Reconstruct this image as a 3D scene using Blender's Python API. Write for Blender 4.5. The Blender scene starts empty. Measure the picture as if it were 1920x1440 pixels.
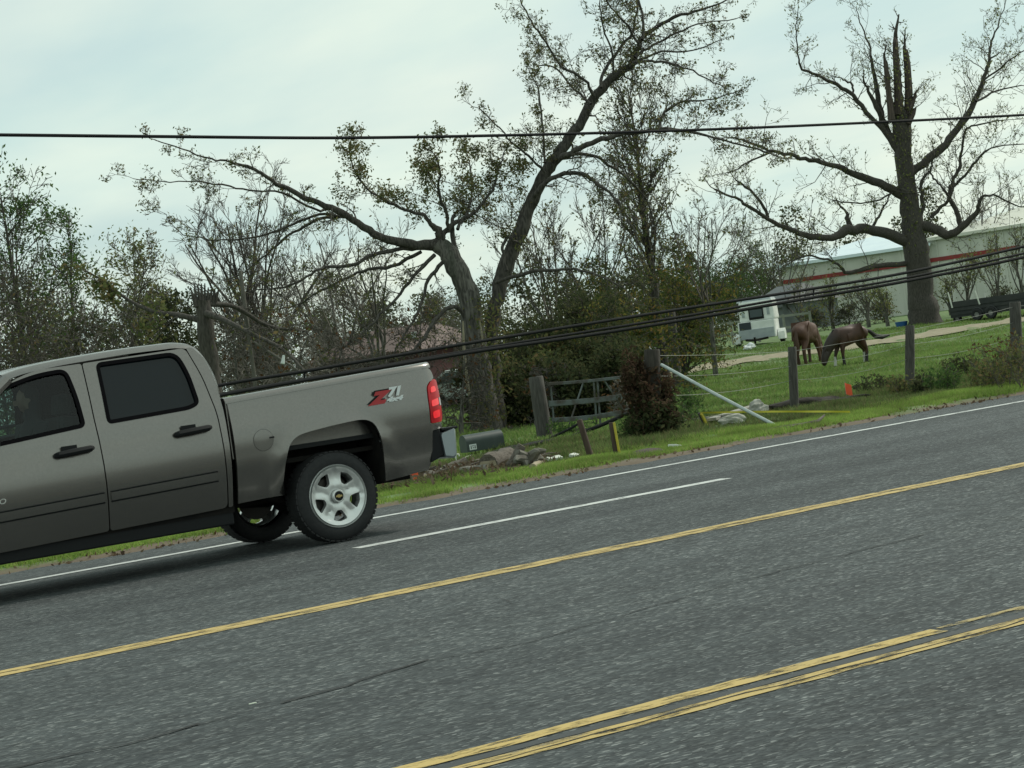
import bpy, bmesh, math, random
import numpy as np
from mathutils import Vector, Matrix, geometry
V = Vector
R_ = math.radians
sc = bpy.context.scene
COL = sc.collection

# ------------------------------------------------------------------ camera
YAW, PITCH, ROLL, FPX, CAMZ = R_(31.5), R_(-0.797), R_(7.75), 3600.0, 1.408
FWD = V((math.sin(YAW)*math.cos(PITCH), math.cos(YAW)*math.cos(PITCH), math.sin(PITCH)))
RT0 = V((math.cos(YAW), -math.sin(YAW), 0)); UP0 = RT0.cross(FWD)
RT = RT0*math.cos(ROLL) - UP0*math.sin(ROLL)
UP = UP0*math.cos(ROLL) + RT0*math.sin(ROLL)
CAM = V((0, 0, CAMZ))
cd = bpy.data.cameras.new('camera'); cam = bpy.data.objects.new('camera', cd); COL.objects.link(cam)
m = Matrix((RT, UP, -FWD)).transposed().to_4x4(); m.translation = CAM
cam.matrix_world = m
cd.sensor_width = 36.0; cd.lens = FPX/1920*36; cd.clip_start = 0.1; cd.clip_end = 6000
sc.camera = cam

# ------------------------------------------------------------------ sky, sun, exposure
SUN_EL, SUN_AZ = R_(42), R_(88)          # azimuth from +Y towards +X
w = bpy.data.worlds.new('World'); sc.world = w; w.use_nodes = True
nt = w.node_tree; nt.nodes.clear(); N = nt.nodes.new; L = nt.links.new
out = N('ShaderNodeOutputWorld'); bg = N('ShaderNodeBackground'); bg.inputs[1].default_value = 0.1
sky = N('ShaderNodeTexSky'); sky.sky_type = 'NISHITA'; sky.sun_disc = False
sky.sun_elevation = SUN_EL; sky.sun_rotation = SUN_AZ; sky.dust_density = 2.0; sky.altitude = 0
tc = N('ShaderNodeTexCoord'); sep = N('ShaderNodeSeparateXYZ'); L(tc.outputs['Generated'], sep.inputs[0])
mz = N('ShaderNodeMath'); mz.operation = 'MAXIMUM'; L(sep.outputs[2], mz.inputs[0]); mz.inputs[1].default_value = 0.0
az = N('ShaderNodeMath'); az.operation = 'ADD'; L(mz.outputs[0], az.inputs[0]); az.inputs[1].default_value = 0.10
dx = N('ShaderNodeMath'); dx.operation = 'DIVIDE'; L(sep.outputs[0], dx.inputs[0]); L(az.outputs[0], dx.inputs[1])
dy = N('ShaderNodeMath'); dy.operation = 'DIVIDE'; L(sep.outputs[1], dy.inputs[0]); L(az.outputs[0], dy.inputs[1])
cb = N('ShaderNodeCombineXYZ'); L(dx.outputs[0], cb.inputs[0]); L(dy.outputs[0], cb.inputs[1])
mp = N('ShaderNodeMapping'); mp.inputs['Rotation'].default_value = (0, 0, R_(-28)); mp.inputs['Scale'].default_value = (1.5, 0.8, 1); mp.inputs['Location'].default_value = (3.1, 1.7, 0)
L(cb.outputs[0], mp.inputs[0])
n1 = N('ShaderNodeTexNoise'); n1.inputs['Scale'].default_value = 0.55; n1.inputs['Detail'].default_value = 6; n1.inputs['Roughness'].default_value = 0.5; n1.inputs['Distortion'].default_value = 0.4
L(mp.outputs[0], n1.inputs['Vector'])
r1 = N('ShaderNodeValToRGB'); r1.color_ramp.elements[0].position = 0.34; r1.color_ramp.elements[0].color = (0.74, 0.74, 0.74, 1); r1.color_ramp.elements[1].position = 0.60; r1.color_ramp.elements[1].color = (0.97, 0.97, 0.97, 1)
L(n1.outputs[0], r1.inputs[0])
n2 = N('ShaderNodeTexNoise'); n2.inputs['Scale'].default_value = 0.9; n2.inputs['Detail'].default_value = 5; L(mp.outputs[0], n2.inputs['Vector'])
veil = N('ShaderNodeMixRGB'); veil.inputs[1].default_value = (5.2, 6.7, 6.35, 1); veil.inputs[2].default_value = (7.1, 8.0, 6.9, 1)
r2 = N('ShaderNodeValToRGB'); r2.color_ramp.elements[0].position = 0.35; r2.color_ramp.elements[1].position = 0.68; L(n2.outputs[0], r2.inputs[0]); L(r2.outputs[0], veil.inputs[0])
mx = N('ShaderNodeMixRGB'); L(r1.outputs[0], mx.inputs[0]); L(sky.outputs[0], mx.inputs[1]); L(veil.outputs[0], mx.inputs[2])
L(mx.outputs[0], bg.inputs[0]); L(bg.outputs[0], out.inputs[0])
sd = bpy.data.lights.new('sun', 'SUN'); sd.energy = 2.0; sd.angle = R_(10); sd.color = (1.0, 0.95, 0.84)
so = bpy.data.objects.new('sun', sd); COL.objects.link(so)
sdir = V((math.sin(SUN_AZ)*math.cos(SUN_EL), math.cos(SUN_AZ)*math.cos(SUN_EL), math.sin(SUN_EL)))
so.rotation_euler = (-sdir).to_track_quat('-Z', 'Y').to_euler(); so.location = (30, -20, 40)
vs = sc.view_settings; vs.view_transform = 'Standard'; vs.look = 'None'; vs.exposure = 0.26; vs.gamma = 1.0

# ------------------------------------------------------------------ projection helpers
def ray(x, y): return (RT*(x-960) - UP*(y-720) + FWD*FPX)/FPX       # unit depth along the view axis
def atd(x, y, depth): return CAM + ray(x, y)*depth
def atY(x, y, Y):
    r = ray(x, y); return CAM + r*(Y/r.y)

# ------------------------------------------------------------------ terrain
_gy = [-600, -12, -8.5, -7.8, 18.3, 18.95, 19.35, 20.5, 24, 30, 38, 47, 56, 66, 72, 82, 110, 200, 3000]
_gz = [-.4, -.25, -.2, -.3, -.3, -.15, -.04, -.035, -.08, -.13, -.2, -.3, -.2, .22, .42, .6, .85, 1.2, 3]
def gz(X, Y):
    X = np.asarray(X, float); Y = np.asarray(Y, float)
    e = .16*np.sin(X*1.9+.7) + .09*np.sin(X*4.7+2) + .06*np.sin(X*9.1) + .14*np.sin(X*.53)
    k = np.clip(1-np.abs(Y-19.2)/2.5, 0, 1)
    z = np.interp(Y+e*k, _gy, _gz)
    b = .018*np.sin(X*1.3+Y*.9)+.014*np.sin(X*2.9-Y*2.2+1)+.01*np.sin(X*5.1+Y*4.3)
    z = z + b*np.clip((Y-19.4)/1.5, 0, 1) + .05*np.sin(X*.21+Y*.13)*np.clip((Y-22)/10, 0, 1)
    return z
def gzf(X, Y): return float(gz(X, Y))
def roadz(Y): return np.interp(Y, [-9, 0, 6, 10.8, 14.3, 17.7, 19.9], [-.14, -.06, -.004, .031, .014, -.045, -.085])
def surf(X, Y):
    z = gzf(X, Y); return max(z, float(roadz(Y))) if Y < 19.8 else z
def G(x, y):
    r = ray(x, y); d = 18.0; prev = None
    while d < 400:
        p = CAM + r*d; h = p.z - surf(p.x, p.y)
        if h < 0: break
        d *= 1.004
    return V((p.x, p.y, surf(p.x, p.y)))
def depth_of(p): return (V(p)-CAM).dot(FWD)

# ------------------------------------------------------------------ materials
MATS = {}
def mat(name, c1, c2=None, scale=8, rough=.7, metal=0, bump=0, stretch=(1, 1, 1), island=None, spec=.5, coat=0, detail=6, lo=.35, hi=.65, c3=None, s3=.6, patch=0):
    if name in MATS: return MATS[name]
    mt = bpy.data.materials.new(name); mt.use_nodes = True; t = mt.node_tree; b = t.nodes['Principled BSDF']
    b.inputs['Roughness'].default_value = rough; b.inputs['Metallic'].default_value = metal
    b.inputs['Specular IOR Level'].default_value = spec; b.inputs['Coat Weight'].default_value = coat; b.inputs['Coat Roughness'].default_value = .08
    b.inputs['Base Color'].default_value = (*c1, 1)
    if c2 is not None or bump:
        g = t.nodes.new('ShaderNodeTexCoord'); mp = t.nodes.new('ShaderNodeMapping'); mp.inputs['Scale'].default_value = stretch
        t.links.new(g.outputs['Object'], mp.inputs[0])
        n = t.nodes.new('ShaderNodeTexNoise'); n.inputs['Scale'].default_value = scale; n.inputs['Detail'].default_value = detail
        t.links.new(mp.outputs[0], n.inputs['Vector'])
        if c2 is not None:
            r = t.nodes.new('ShaderNodeValToRGB'); r.color_ramp.elements[0].position = lo; r.color_ramp.elements[1].position = hi
            r.color_ramp.elements[0].color = (*c1, 1); r.color_ramp.elements[1].color = (*c2, 1)
            t.links.new(n.outputs[0], r.inputs[0]); src = r.outputs[0]
            if c3 is not None:
                n3 = t.nodes.new('ShaderNodeTexNoise'); n3.inputs['Scale'].default_value = scale*.13; n3.inputs['Detail'].default_value = 4
                t.links.new(mp.outputs[0], n3.inputs['Vector'])
                r3 = t.nodes.new('ShaderNodeValToRGB'); r3.color_ramp.elements[0].position = s3-.1; r3.color_ramp.elements[1].position = s3+.1
                t.links.new(n3.outputs[0], r3.inputs[0])
                m3 = t.nodes.new('ShaderNodeMixRGB'); t.links.new(r3.outputs[0], m3.inputs[0]); t.links.new(src, m3.inputs[1]); m3.inputs[2].default_value = (*c3, 1); src = m3.outputs[0]
            t.links.new(src, b.inputs['Base Color'])
        if bump:
            bp = t.nodes.new('ShaderNodeBump'); bp.inputs['Strength'].default_value = bump; bp.inputs['Distance'].default_value = .02
            t.links.new(n.outputs[0], bp.inputs['Height']); t.links.new(bp.outputs[0], b.inputs['Normal'])
    if island:                                             # a list of leaf colours, one picked for each leaf
        g = t.nodes.new('ShaderNodeNewGeometry'); r = t.nodes.new('ShaderNodeValToRGB')
        cr = r.color_ramp
        while len(cr.elements) < len(island): cr.elements.new(.5)
        for i, c in enumerate(island): cr.elements[i].position = i/(len(island)-1); cr.elements[i].color = (*c, 1)
        t.links.new(g.outputs['Random Per Island'], r.inputs[0])
        if patch:
            gp_ = t.nodes.new('ShaderNodeTexCoord'); np_ = t.nodes.new('ShaderNodeTexNoise'); np_.inputs['Scale'].default_value = patch; np_.inputs['Detail'].default_value = 4; t.links.new(gp_.outputs['Object'], np_.inputs['Vector'])
            rp_ = t.nodes.new('ShaderNodeValToRGB'); rp_.color_ramp.elements[0].position = .36; rp_.color_ramp.elements[0].color = (.62, .60, .62, 1); rp_.color_ramp.elements[1].position = .62; rp_.color_ramp.elements[1].color = (1.05, 1.03, 1.0, 1); t.links.new(np_.outputs[0], rp_.inputs[0])
            mp_ = t.nodes.new('ShaderNodeMixRGB'); mp_.blend_type = 'MULTIPLY'; mp_.inputs[0].default_value = 1; t.links.new(r.outputs[0], mp_.inputs[1]); t.links.new(rp_.outputs[0], mp_.inputs[2]); r = mp_
        d = t.nodes.new('ShaderNodeBsdfDiffuse'); tr = t.nodes.new('ShaderNodeBsdfTranslucent'); mxs = t.nodes.new('ShaderNodeMixShader'); mxs.inputs[0].default_value = .42
        t.links.new(r.outputs[0], d.inputs[0]); t.links.new(r.outputs[0], tr.inputs[0]); t.links.new(d.outputs[0], mxs.inputs[1]); t.links.new(tr.outputs[0], mxs.inputs[2])
        t.links.new(mxs.outputs[0], t.nodes['Material Output'].inputs[0])
    MATS[name] = mt; return mt

def emit(name, col, st, base=(.3, 0, 0)):
    mt = mat(name, base, rough=.15, coat=.5); b = mt.node_tree.nodes['Principled BSDF']
    b.inputs['Emission Color'].default_value = (*col, 1); b.inputs['Emission Strength'].default_value = st; return mt

def asphalt_mat():
    mt = bpy.data.materials.new('asphalt'); mt.use_nodes = True; t = mt.node_tree; b = t.nodes['Principled BSDF']
    Nn = t.nodes.new; Ll = t.links.new
    g = Nn('ShaderNodeTexCoord')
    mp = Nn('ShaderNodeMapping'); mp.inputs['Scale'].default_value = (.38, 1, 1); Ll(g.outputs['Object'], mp.inputs[0])
    vo = Nn('ShaderNodeTexVoronoi'); vo.inputs['Scale'].default_value = 96; vo.inputs['Randomness'].default_value = 1; Ll(mp.outputs[0], vo.inputs['Vector'])
    # a stone's own tone: random colour of its cell
    sx = Nn('ShaderNodeSeparateColor'); Ll(vo.outputs['Color'], sx.inputs[0])
    rs = Nn('ShaderNodeValToRGB'); e = rs.color_ramp.elements
    e[0].position = 0; e[0].color = (.040, .047, .051, 1); e[1].position = 1; e[1].color = (.245, .262, .26, 1)
    for p, c in ((.45, (.062, .072, .077)), (.8, (.084, .096, .100)), (.93, (.14, .154, .156))):
        k = e.new(p); k.color = (*c, 1)
    Ll(sx.outputs[0], rs.inputs[0])
    nb = Nn('ShaderNodeTexNoise'); nb.inputs['Scale'].default_value = .55; nb.inputs['Detail'].default_value = 5
    mp2 = Nn('ShaderNodeMapping'); mp2.inputs['Scale'].default_value = (.25, 1, 1); Ll(g.outputs['Object'], mp2.inputs[0]); Ll(mp2.outputs[0], nb.inputs['Vector'])
    rb = Nn('ShaderNodeValToRGB'); rb.color_ramp.elements[0].position = .3; rb.color_ramp.elements[0].color = (.70, .70, .70, 1); rb.color_ramp.elements[1].position = .7; rb.color_ramp.elements[1].color = (1.02, 1.01, 1.0, 1)
    Ll(nb.outputs[0], rb.inputs[0])
    nf = Nn('ShaderNodeTexNoise'); nf.inputs['Scale'].default_value = 16; nf.inputs['Detail'].default_value = 8; Ll(mp.outputs[0], nf.inputs['Vector'])
    rf = Nn('ShaderNodeValToRGB'); rf.color_ramp.elements[0].position = .3; rf.color_ramp.elements[0].color = (.7, .7, .7, 1); rf.color_ramp.elements[1].position = .7; rf.color_ramp.elements[1].color = (1.25, 1.25, 1.25, 1); Ll(nf.outputs[0], rf.inputs[0])
    mp3 = Nn('ShaderNodeMapping'); mp3.inputs['Scale'].default_value = (.02, 1.1, 1); Ll(g.outputs['Object'], mp3.inputs[0])
    ns = Nn('ShaderNodeTexNoise'); ns.inputs['Scale'].default_value = 1.0; ns.inputs['Detail'].default_value = 4; Ll(mp3.outputs[0], ns.inputs['Vector'])
    rs2 = Nn('ShaderNodeValToRGB'); rs2.color_ramp.elements[0].position = .36; rs2.color_ramp.elements[0].color = (.82, .82, .82, 1); rs2.color_ramp.elements[1].position = .62; rs2.color_ramp.elements[1].color = (1.12, 1.12, 1.1, 1); Ll(ns.outputs[0], rs2.inputs[0])
    m0 = Nn('ShaderNodeMixRGB'); m0.blend_type = 'MULTIPLY'; m0.inputs[0].default_value = 1; Ll(rs.outputs[0], m0.inputs[1]); Ll(rs2.outputs[0], m0.inputs[2]); rs = m0
    m1 = Nn('ShaderNodeMixRGB'); m1.blend_type = 'MULTIPLY'; m1.inputs[0].default_value = 1; Ll(rs.outputs[0], m1.inputs[1]); Ll(rb.outputs[0], m1.inputs[2])
    m2 = Nn('ShaderNodeMixRGB'); m2.blend_type = 'MULTIPLY'; m2.inputs[0].default_value = 1; Ll(m1.outputs[0], m2.inputs[1]); Ll(rf.outputs[0], m2.inputs[2])
    Ll(m2.outputs[0], b.inputs['Base Color']); b.inputs['Roughness'].default_value = .85; b.inputs['Specular IOR Level'].default_value = .25
    bp = Nn('ShaderNodeBump'); bp.inputs['Strength'].default_value = .35; bp.inputs['Distance'].default_value = .01; Ll(vo.outputs['Distance'], bp.inputs['Height']); Ll(bp.outputs[0], b.inputs['Normal'])
    return mt

def paint_mat(name, c1, c2, wear=.5, edge=.06):
    """road paint, worn through where the noise is low"""
    mt = bpy.data.materials.new(name); mt.use_nodes = True; t = mt.node_tree; b = t.nodes['Principled BSDF']; Nn = t.nodes.new; Ll = t.links.new
    g = Nn('ShaderNodeTexCoord'); mp = Nn('ShaderNodeMapping'); mp.inputs['Scale'].default_value = (.35, 1, 1); Ll(g.outputs['Object'], mp.inputs[0])
    n = Nn('ShaderNodeTexNoise'); n.inputs['Scale'].default_value = 14; n.inputs['Detail'].default_value = 8; n.inputs['Roughness'].default_value = .7; Ll(mp.outputs[0], n.inputs['Vector'])
    r = Nn('ShaderNodeValToRGB'); r.color_ramp.elements[0].position = wear-edge; r.color_ramp.elements[1].position = wear+edge
    Ll(n.outputs[0], r.inputs[0])
    n2 = Nn('ShaderNodeTexNoise'); n2.inputs['Scale'].default_value = 5; n2.inputs['Detail'].default_value = 6; Ll(mp.outputs[0], n2.inputs['Vector'])
    m = Nn('ShaderNodeMixRGB'); m.inputs[1].default_value = (*c1, 1); m.inputs[2].default_value = (*c2, 1); Ll(n2.outputs[0], m.inputs[0]); Ll(m.outputs[0], b.inputs['Base Color'])
    b.inputs['Roughness'].default_value = .7
    tr = Nn('ShaderNodeBsdfTransparent'); ms = Nn('ShaderNodeMixShader'); Ll(r.outputs[0], ms.inputs[0]); Ll(tr.outputs[0], ms.inputs[1]); Ll(b.outputs[0], ms.inputs[2]); Ll(ms.outputs[0], t.nodes['Material Output'].inputs[0])
    return mt

def glass_mat(name, tint, refl=.06):
    mt = bpy.data.materials.new(name); mt.use_nodes = True; t = mt.node_tree; t.nodes.remove(t.nodes['Principled BSDF'])
    tr = t.nodes.new('ShaderNodeBsdfTransparent'); tr.inputs[0].default_value = (*tint, 1)
    gl = t.nodes.new('ShaderNodeBsdfGlossy'); gl.inputs['Roughness'].default_value = .04
    fr = t.nodes.new('ShaderNodeFresnel'); fr.inputs[0].default_value = 1.45
    ms = t.nodes.new('ShaderNodeMixShader'); t.links.new(fr.outputs[0], ms.inputs[0]); t.links.new(tr.outputs[0], ms.inputs[1]); t.links.new(gl.outputs[0], ms.inputs[2])
    t.links.new(ms.outputs[0], t.nodes['Material Output'].inputs[0]); return mt

# ------------------------------------------------------------------ object helpers
def tag(o, label=None, cat=None, group=None, kind=None):
    for k, v in (('label', label), ('category', cat), ('group', group), ('kind', kind)):
        if v: o[k] = v
    return o
def empty(name, loc=(0, 0, 0), rz=0, parent=None):
    o = bpy.data.objects.new(name, None); COL.objects.link(o); o.location = loc; o.rotation_euler = (0, 0, rz); o.parent = parent; o.empty_display_size = .2
    return o
def link(name, me, mats, parent=None, smooth=False):
    for k in (mats if isinstance(mats, (list, tuple)) else [mats]): me.materials.append(k)
    o = bpy.data.objects.new(name, me); COL.objects.link(o); o.parent = parent
    if smooth: me.polygons.foreach_set('use_smooth', np.ones(len(me.polygons), bool))
    return o
def npmesh(name, v, faces, mats, parent=None, smooth=False):
    """faces: array (M,k) of indices, k 3 or 4"""
    me = bpy.data.meshes.new(name); v = np.asarray(v, np.float32).reshape(-1, 3); f = np.asarray(faces, np.int32); k = f.shape[1]
    me.vertices.add(len(v)); me.vertices.foreach_set('co', v.ravel())
    me.loops.add(f.size); me.loops.foreach_set('vertex_index', f.ravel())
    me.polygons.add(len(f)); me.polygons.foreach_set('loop_start', np.arange(0, f.size, k, dtype=np.int32))
    me.update(calc_edges=True); me.validate()
    return link(name, me, mats, parent, smooth)
class MB:
    def __init__(s): s.v = []; s.f = []
    def add(s, v, f):
        o = len(s.v); s.v += [tuple(p) for p in v]; s.f += [tuple(i+o for i in q) for q in f]; return s
    def box(s, c, h, M=None, taper=1.0):
        """centre, half sizes; taper scales the top"""
        vs = []
        for z in (-1, 1):
            k = taper if z > 0 else 1
            for x, y in ((-1, -1), (1, -1), (1, 1), (-1, 1)):
                p = V((x*h[0]*k, y*h[1]*k, z*h[2]))
                if M is not None: p = M @ p
                vs.append(p+V(c))
        return s.add(vs, [(3, 2, 1, 0), (4, 5, 6, 7), (0, 1, 5, 4), (1, 2, 6, 5), (2, 3, 7, 6), (3, 0, 4, 7)])
    def bar(s, a, b, wd, hg=None, up=(0, 0, 1)):
        a, b = V(a), V(b); hg = hg or wd; d = (b-a).normalized(); u = V(up)
        if abs(d.dot(u)) > .95: u = V((1, 0, 0))
        x = d.cross(u).normalized()*wd/2; y = x.cross(d).normalized()*hg/2
        vs = [p+i*x+j*y for p in (a, b) for i, j in ((-1, -1), (1, -1), (1, 1), (-1, 1))]
        return s.add(vs, [(0, 1, 2, 3), (7, 6, 5, 4), (0, 4, 5, 1), (1, 5, 6, 2), (2, 6, 7, 3), (3, 7, 4, 0)])
    def tube(s, pts, rad, n=8, cap=True):
        pts = [V(p) for p in pts]; rad = rad if isinstance(rad, (list, tuple)) else [rad]*len(pts); vs = []; fs = []
        d0 = (pts[1]-pts[0]).normalized(); u = d0.orthogonal().normalized()
        for i, p in enumerate(pts):
            d = ((pts[min(i+1, len(pts)-1)])-pts[max(i-1, 0)]).normalized()
            u = (u-d*u.dot(d)).normalized(); w_ = d.cross(u)
            for k in range(n):
                a = 2*math.pi*k/n; vs.append(p+(u*math.cos(a)+w_*math.sin(a))*rad[i])
        for i in range(len(pts)-1):
            for k in range(n): fs.append((i*n+k, i*n+(k+1) % n, (i+1)*n+(k+1) % n, (i+1)*n+k))
        if cap: fs.append(tuple(range(n-1, -1, -1))); fs.append(tuple((len(pts)-1)*n+k for k in range(n)))
        return s.add(vs, fs)
    def lathe(s, prof, n=32, M=None):
        """prof: (radius, axial) pairs; the axis is local Y"""
        vs = []; fs = []
        for r, a in prof:
            for k in range(n):
                t = 2*math.pi*k/n; p = V((r*math.cos(t), a, r*math.sin(t))); vs.append(M @ p if M else p)
        for i in range(len(prof)-1):
            for k in range(n): fs.append((i*n+k, i*n+(k+1) % n, (i+1)*n+(k+1) % n, (i+1)*n+k))
        return s.add(vs, fs)
    def grid(s, rows):
        nr, ncol = len(rows), len(rows[0]); vs = [p for r in rows for p in r]
        return s.add(vs, [(i*ncol+j, i*ncol+j+1, (i+1)*ncol+j+1, (i+1)*ncol+j) for i in range(nr-1) for j in range(ncol-1)])
    def prism(s, poly, d, M=None):
        """poly of (x,z), extruded d along +y"""
        n = len(poly); vs = [V((x, 0, z)) for x, z in poly]+[V((x, d, z)) for x, z in poly]
        if M is not None: vs = [M @ p for p in vs]
        return s.add(vs, [tuple(range(n)), tuple(range(2*n-1, n-1, -1))]+[(i, i+n, (i+1) % n+n, (i+1) % n) for i in range(n)])
    def build(s, name, mats, parent=None, smooth=False, bevel=0, angle=40):
        me = bpy.data.meshes.new(name); me.from_pydata(s.v, [], s.f); me.update()
        bm = bmesh.new(); bm.from_mesh(me)
        if bevel:
            ed = [e for e in bm.edges if len(e.link_faces) == 2 and e.calc_face_angle(0) > R_(30)]
            bmesh.ops.bevel(bm, geom=ed, offset=bevel, segments=2, profile=.6, affect='EDGES')
        bmesh.ops.recalc_face_normals(bm, faces=bm.faces)
        for e in bm.edges:
            if len(e.link_faces) == 2 and e.calc_face_angle(0) > R_(angle): e.smooth = False
        bm.to_mesh(me); bm.free()
        return link(name, me, mats, parent, smooth)
def poly_points(poly, rads, seg=5):
    """round the corners of a polygon"""
    n = len(poly); o = []
    for i in range(n):
        p = V((*poly[i], 0)); a = V((*poly[i-1], 0)); b = V((*poly[(i+1) % n], 0)); r = rads[i] if isinstance(rads, (list, tuple)) else rads
        if r <= 0: o.append(p.to_2d()); continue
        da, db = (a-p), (b-p); r = min(r, da.length*.45, db.length*.45); da.normalize(); db.normalize()
        p0, p1 = p+da*r, p+db*r
        for k in range(seg+1):
            t = k/seg; o.append(((1-t)**2*p0+2*t*(1-t)*p+t*t*p1).to_2d())
    return o
def inside(pt, poly):
    x, y = pt; c = False; n = len(poly); j = n-1
    for i in range(n):
        xi, yi = poly[i]; xj, yj = poly[j]
        if (yi > y) != (yj > y) and x < (xj-xi)*(y-yi)/(yj-yi)+xi: c = not c
        j = i
    return c
def resample(poly, step):
    o = []; n = len(poly)
    for i in range(n):
        a = V(poly[i]); b = V(poly[(i+1) % n]); k = max(1, int((b-a).length/step))
        for j in range(k): o.append(a.lerp(b, j/k))
    return o
def fill(outer, holes, step):
    """triangulate a polygon with holes, with inner points on a grid; returns points, tris, boundary loops"""
    loops = [resample(outer, step)]+[resample(h, step) for h in holes]; pts = []; edges = []; li = []
    for lp in loops:
        o = len(pts); pts += lp; k = len(lp); li.append(list(range(o, o+k))); edges += [(o+i, o+(i+1) % k) for i in range(k)]
    xs = [p[0] for p in outer]; ys = [p[1] for p in outer]
    y = min(ys)+step*.5
    while y < max(ys):
        x = min(xs)+step*.5
        while x < max(xs):
            if inside((x, y), outer) and not any(inside((x, y), h) for h in holes):
                if min((V((x, y))-q).length for q in pts[:sum(map(len, loops))]) > step*.45: pts.append(V((x, y)))
            x += step
        y += step
    r = geometry.delaunay_2d_cdt(pts, edges, [], 0, 1e-6)
    vs, fs = r[0], r[2]; orig = r[3]
    keep = []
    for f in fs:
        if abs((vs[f[1]]-vs[f[0]]).cross(vs[f[2]]-vs[f[0]])) < 2e-5: continue
        c = sum((vs[i] for i in f), V((0, 0)))/len(f)
        if inside(c, outer) and not any(inside(c, h) for h in holes): keep.append(tuple(f))
    back = {}
    for i, os_ in enumerate(orig):
        for q in os_: back[q] = i
    return vs, keep, [[back[i] for i in lp] for lp in li]
def panel(name, outer, holes, wf, mats, parent, side=-1, off=0.0, skirt=.03, step=.07, tf=None):
    """a curved side panel: outline in (x,z), y = side*(wf(x,z)+off), with its edges turned inwards"""
    vs, fs, loops = fill(outer, holes, step); tf = tf or (lambda x, y, z: (x, y, z))
    v3 = [tf(p.x, side*(wf(p.x, p.y)+off), p.y) for p in vs]; f3 = list(fs)
    if skirt:
        for lp in loops:
            o = len(v3)
            for i in lp: v3.append(tf(vs[i].x, side*(wf(vs[i].x, vs[i].y)+off), vs[i].y))
            o2 = len(v3)
            for i in lp: v3.append(tf(vs[i].x, side*(wf(vs[i].x, vs[i].y)+off-skirt), vs[i].y))
            k = len(lp)
            for i in range(k): f3.append((o+i, o+(i+1) % k, o2+(i+1) % k, o2+i))
    b = MB(); b.add(v3, f3); return b.build(name, mats, parent, smooth=True, angle=50)
def smoothline(pts, k=6):
    """Catmull-Rom through points of any dimension"""
    P = [np.array(p, float) for p in pts]; o = []
    for i in range(len(P)-1):
        a = P[i-1] if i else 2*P[0]-P[1]; b, c = P[i], P[i+1]; d = P[i+2] if i+2 < len(P) else 2*P[-1]-P[-2]
        for j in range(k):
            t = j/k; o.append(.5*((2*b)+(c-a)*t+(2*a-5*b+4*c-d)*t*t+(3*b-a-3*c+d)*t**3))
    o.append(P[-1]); return o
def text_mesh(name, s, size, mats, parent, M, extrude=.004, shear=0, sx=1, bold=0):
    cu = bpy.data.curves.new(name, 'FONT'); cu.body = s; cu.size = size; cu.extrude = extrude; cu.shear = shear; cu.offset = bold
    t = bpy.data.objects.new('tmp', cu); COL.objects.link(t)
    me = bpy.data.meshes.new_from_object(t); bpy.data.objects.remove(t); bpy.data.curves.remove(cu)
    me.transform(M @ Matrix.Diagonal((sx, 1, 1, 1))); me.name = name; me.materials.clear()
    return link(name, me, mats, parent)
def copy_tree(o, parent=None):
    c = o.copy(); COL.objects.link(c); c.parent = parent
    for ch in o.children: copy_tree(ch, c)
    return c

# ------------------------------------------------------------------ ground and road
M_GRASS = mat('grass_ground', (.065, .115, .032), (.11, .18, .05), scale=2.2, rough=.95, bump=.4, c3=(.13, .14, .06), s3=.66)
gx = np.concatenate([np.linspace(-2500, -40, 14), np.arange(-36, 0, 4), np.arange(0, 48, .22), np.arange(48, 130, 2.0), np.linspace(135, 3500, 18)])
gyy = np.concatenate([np.linspace(-1500, -14, 8), [-12, -9, -8.4, -7.9, -4, 6, 15, 18.2], np.arange(18.4, 21, .09), np.arange(21, 32, .3), np.arange(32, 120, 1.6), np.linspace(124, 3000, 18)])
GX, GY = np.meshgrid(gx, gyy); GZ = gz(GX, GY)
nx, ny = len(gx), len(gyy); idx = np.arange(nx*ny).reshape(ny, nx)
gf = np.stack([idx[:-1, :-1], idx[:-1, 1:], idx[1:, 1:], idx[1:, :-1]], -1).reshape(-1, 4)
ground = tag(npmesh('ground', np.stack([GX, GY, GZ], -1), gf, M_GRASS, smooth=True), kind='structure')
# bare earth along the asphalt edge comes from the material: brown where the sheet is within half a metre of the road
t = M_GRASS.node_tree; b = t.nodes['Principled BSDF']; src = b.inputs['Base Color'].links[0].from_socket
g = t.nodes.new('ShaderNodeTexCoord'); sp = t.nodes.new('ShaderNodeSeparateXYZ'); t.links.new(g.outputs['Object'], sp.inputs[0])
nn = t.nodes.new('ShaderNodeTexNoise'); nn.inputs['Scale'].default_value = 2.5; nn.inputs['Detail'].default_value = 6; t.links.new(g.outputs['Object'], nn.inputs['Vector'])
ma = t.nodes.new('ShaderNodeMath'); ma.operation = 'MULTIPLY_ADD'; t.links.new(nn.outputs[0], ma.inputs[0]); ma.inputs[1].default_value = -.9; t.links.new(sp.outputs[1], ma.inputs[2])
mr = t.nodes.new('ShaderNodeMapRange'); mr.inputs[1].default_value = 18.9; mr.inputs[2].default_value = 19.25; mr.inputs[3].default_value = 1; mr.inputs[4].default_value = 0; t.links.new(ma.outputs[0], mr.inputs[0])
mm = t.nodes.new('ShaderNodeMixRGB'); t.links.new(mr.outputs[0], mm.inputs[0]); t.links.new(src, mm.inputs[1]); mm.inputs[2].default_value = (.13, .10, .07, 1); t.links.new(mm.outputs[0], b.inputs['Base Color'])

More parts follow.
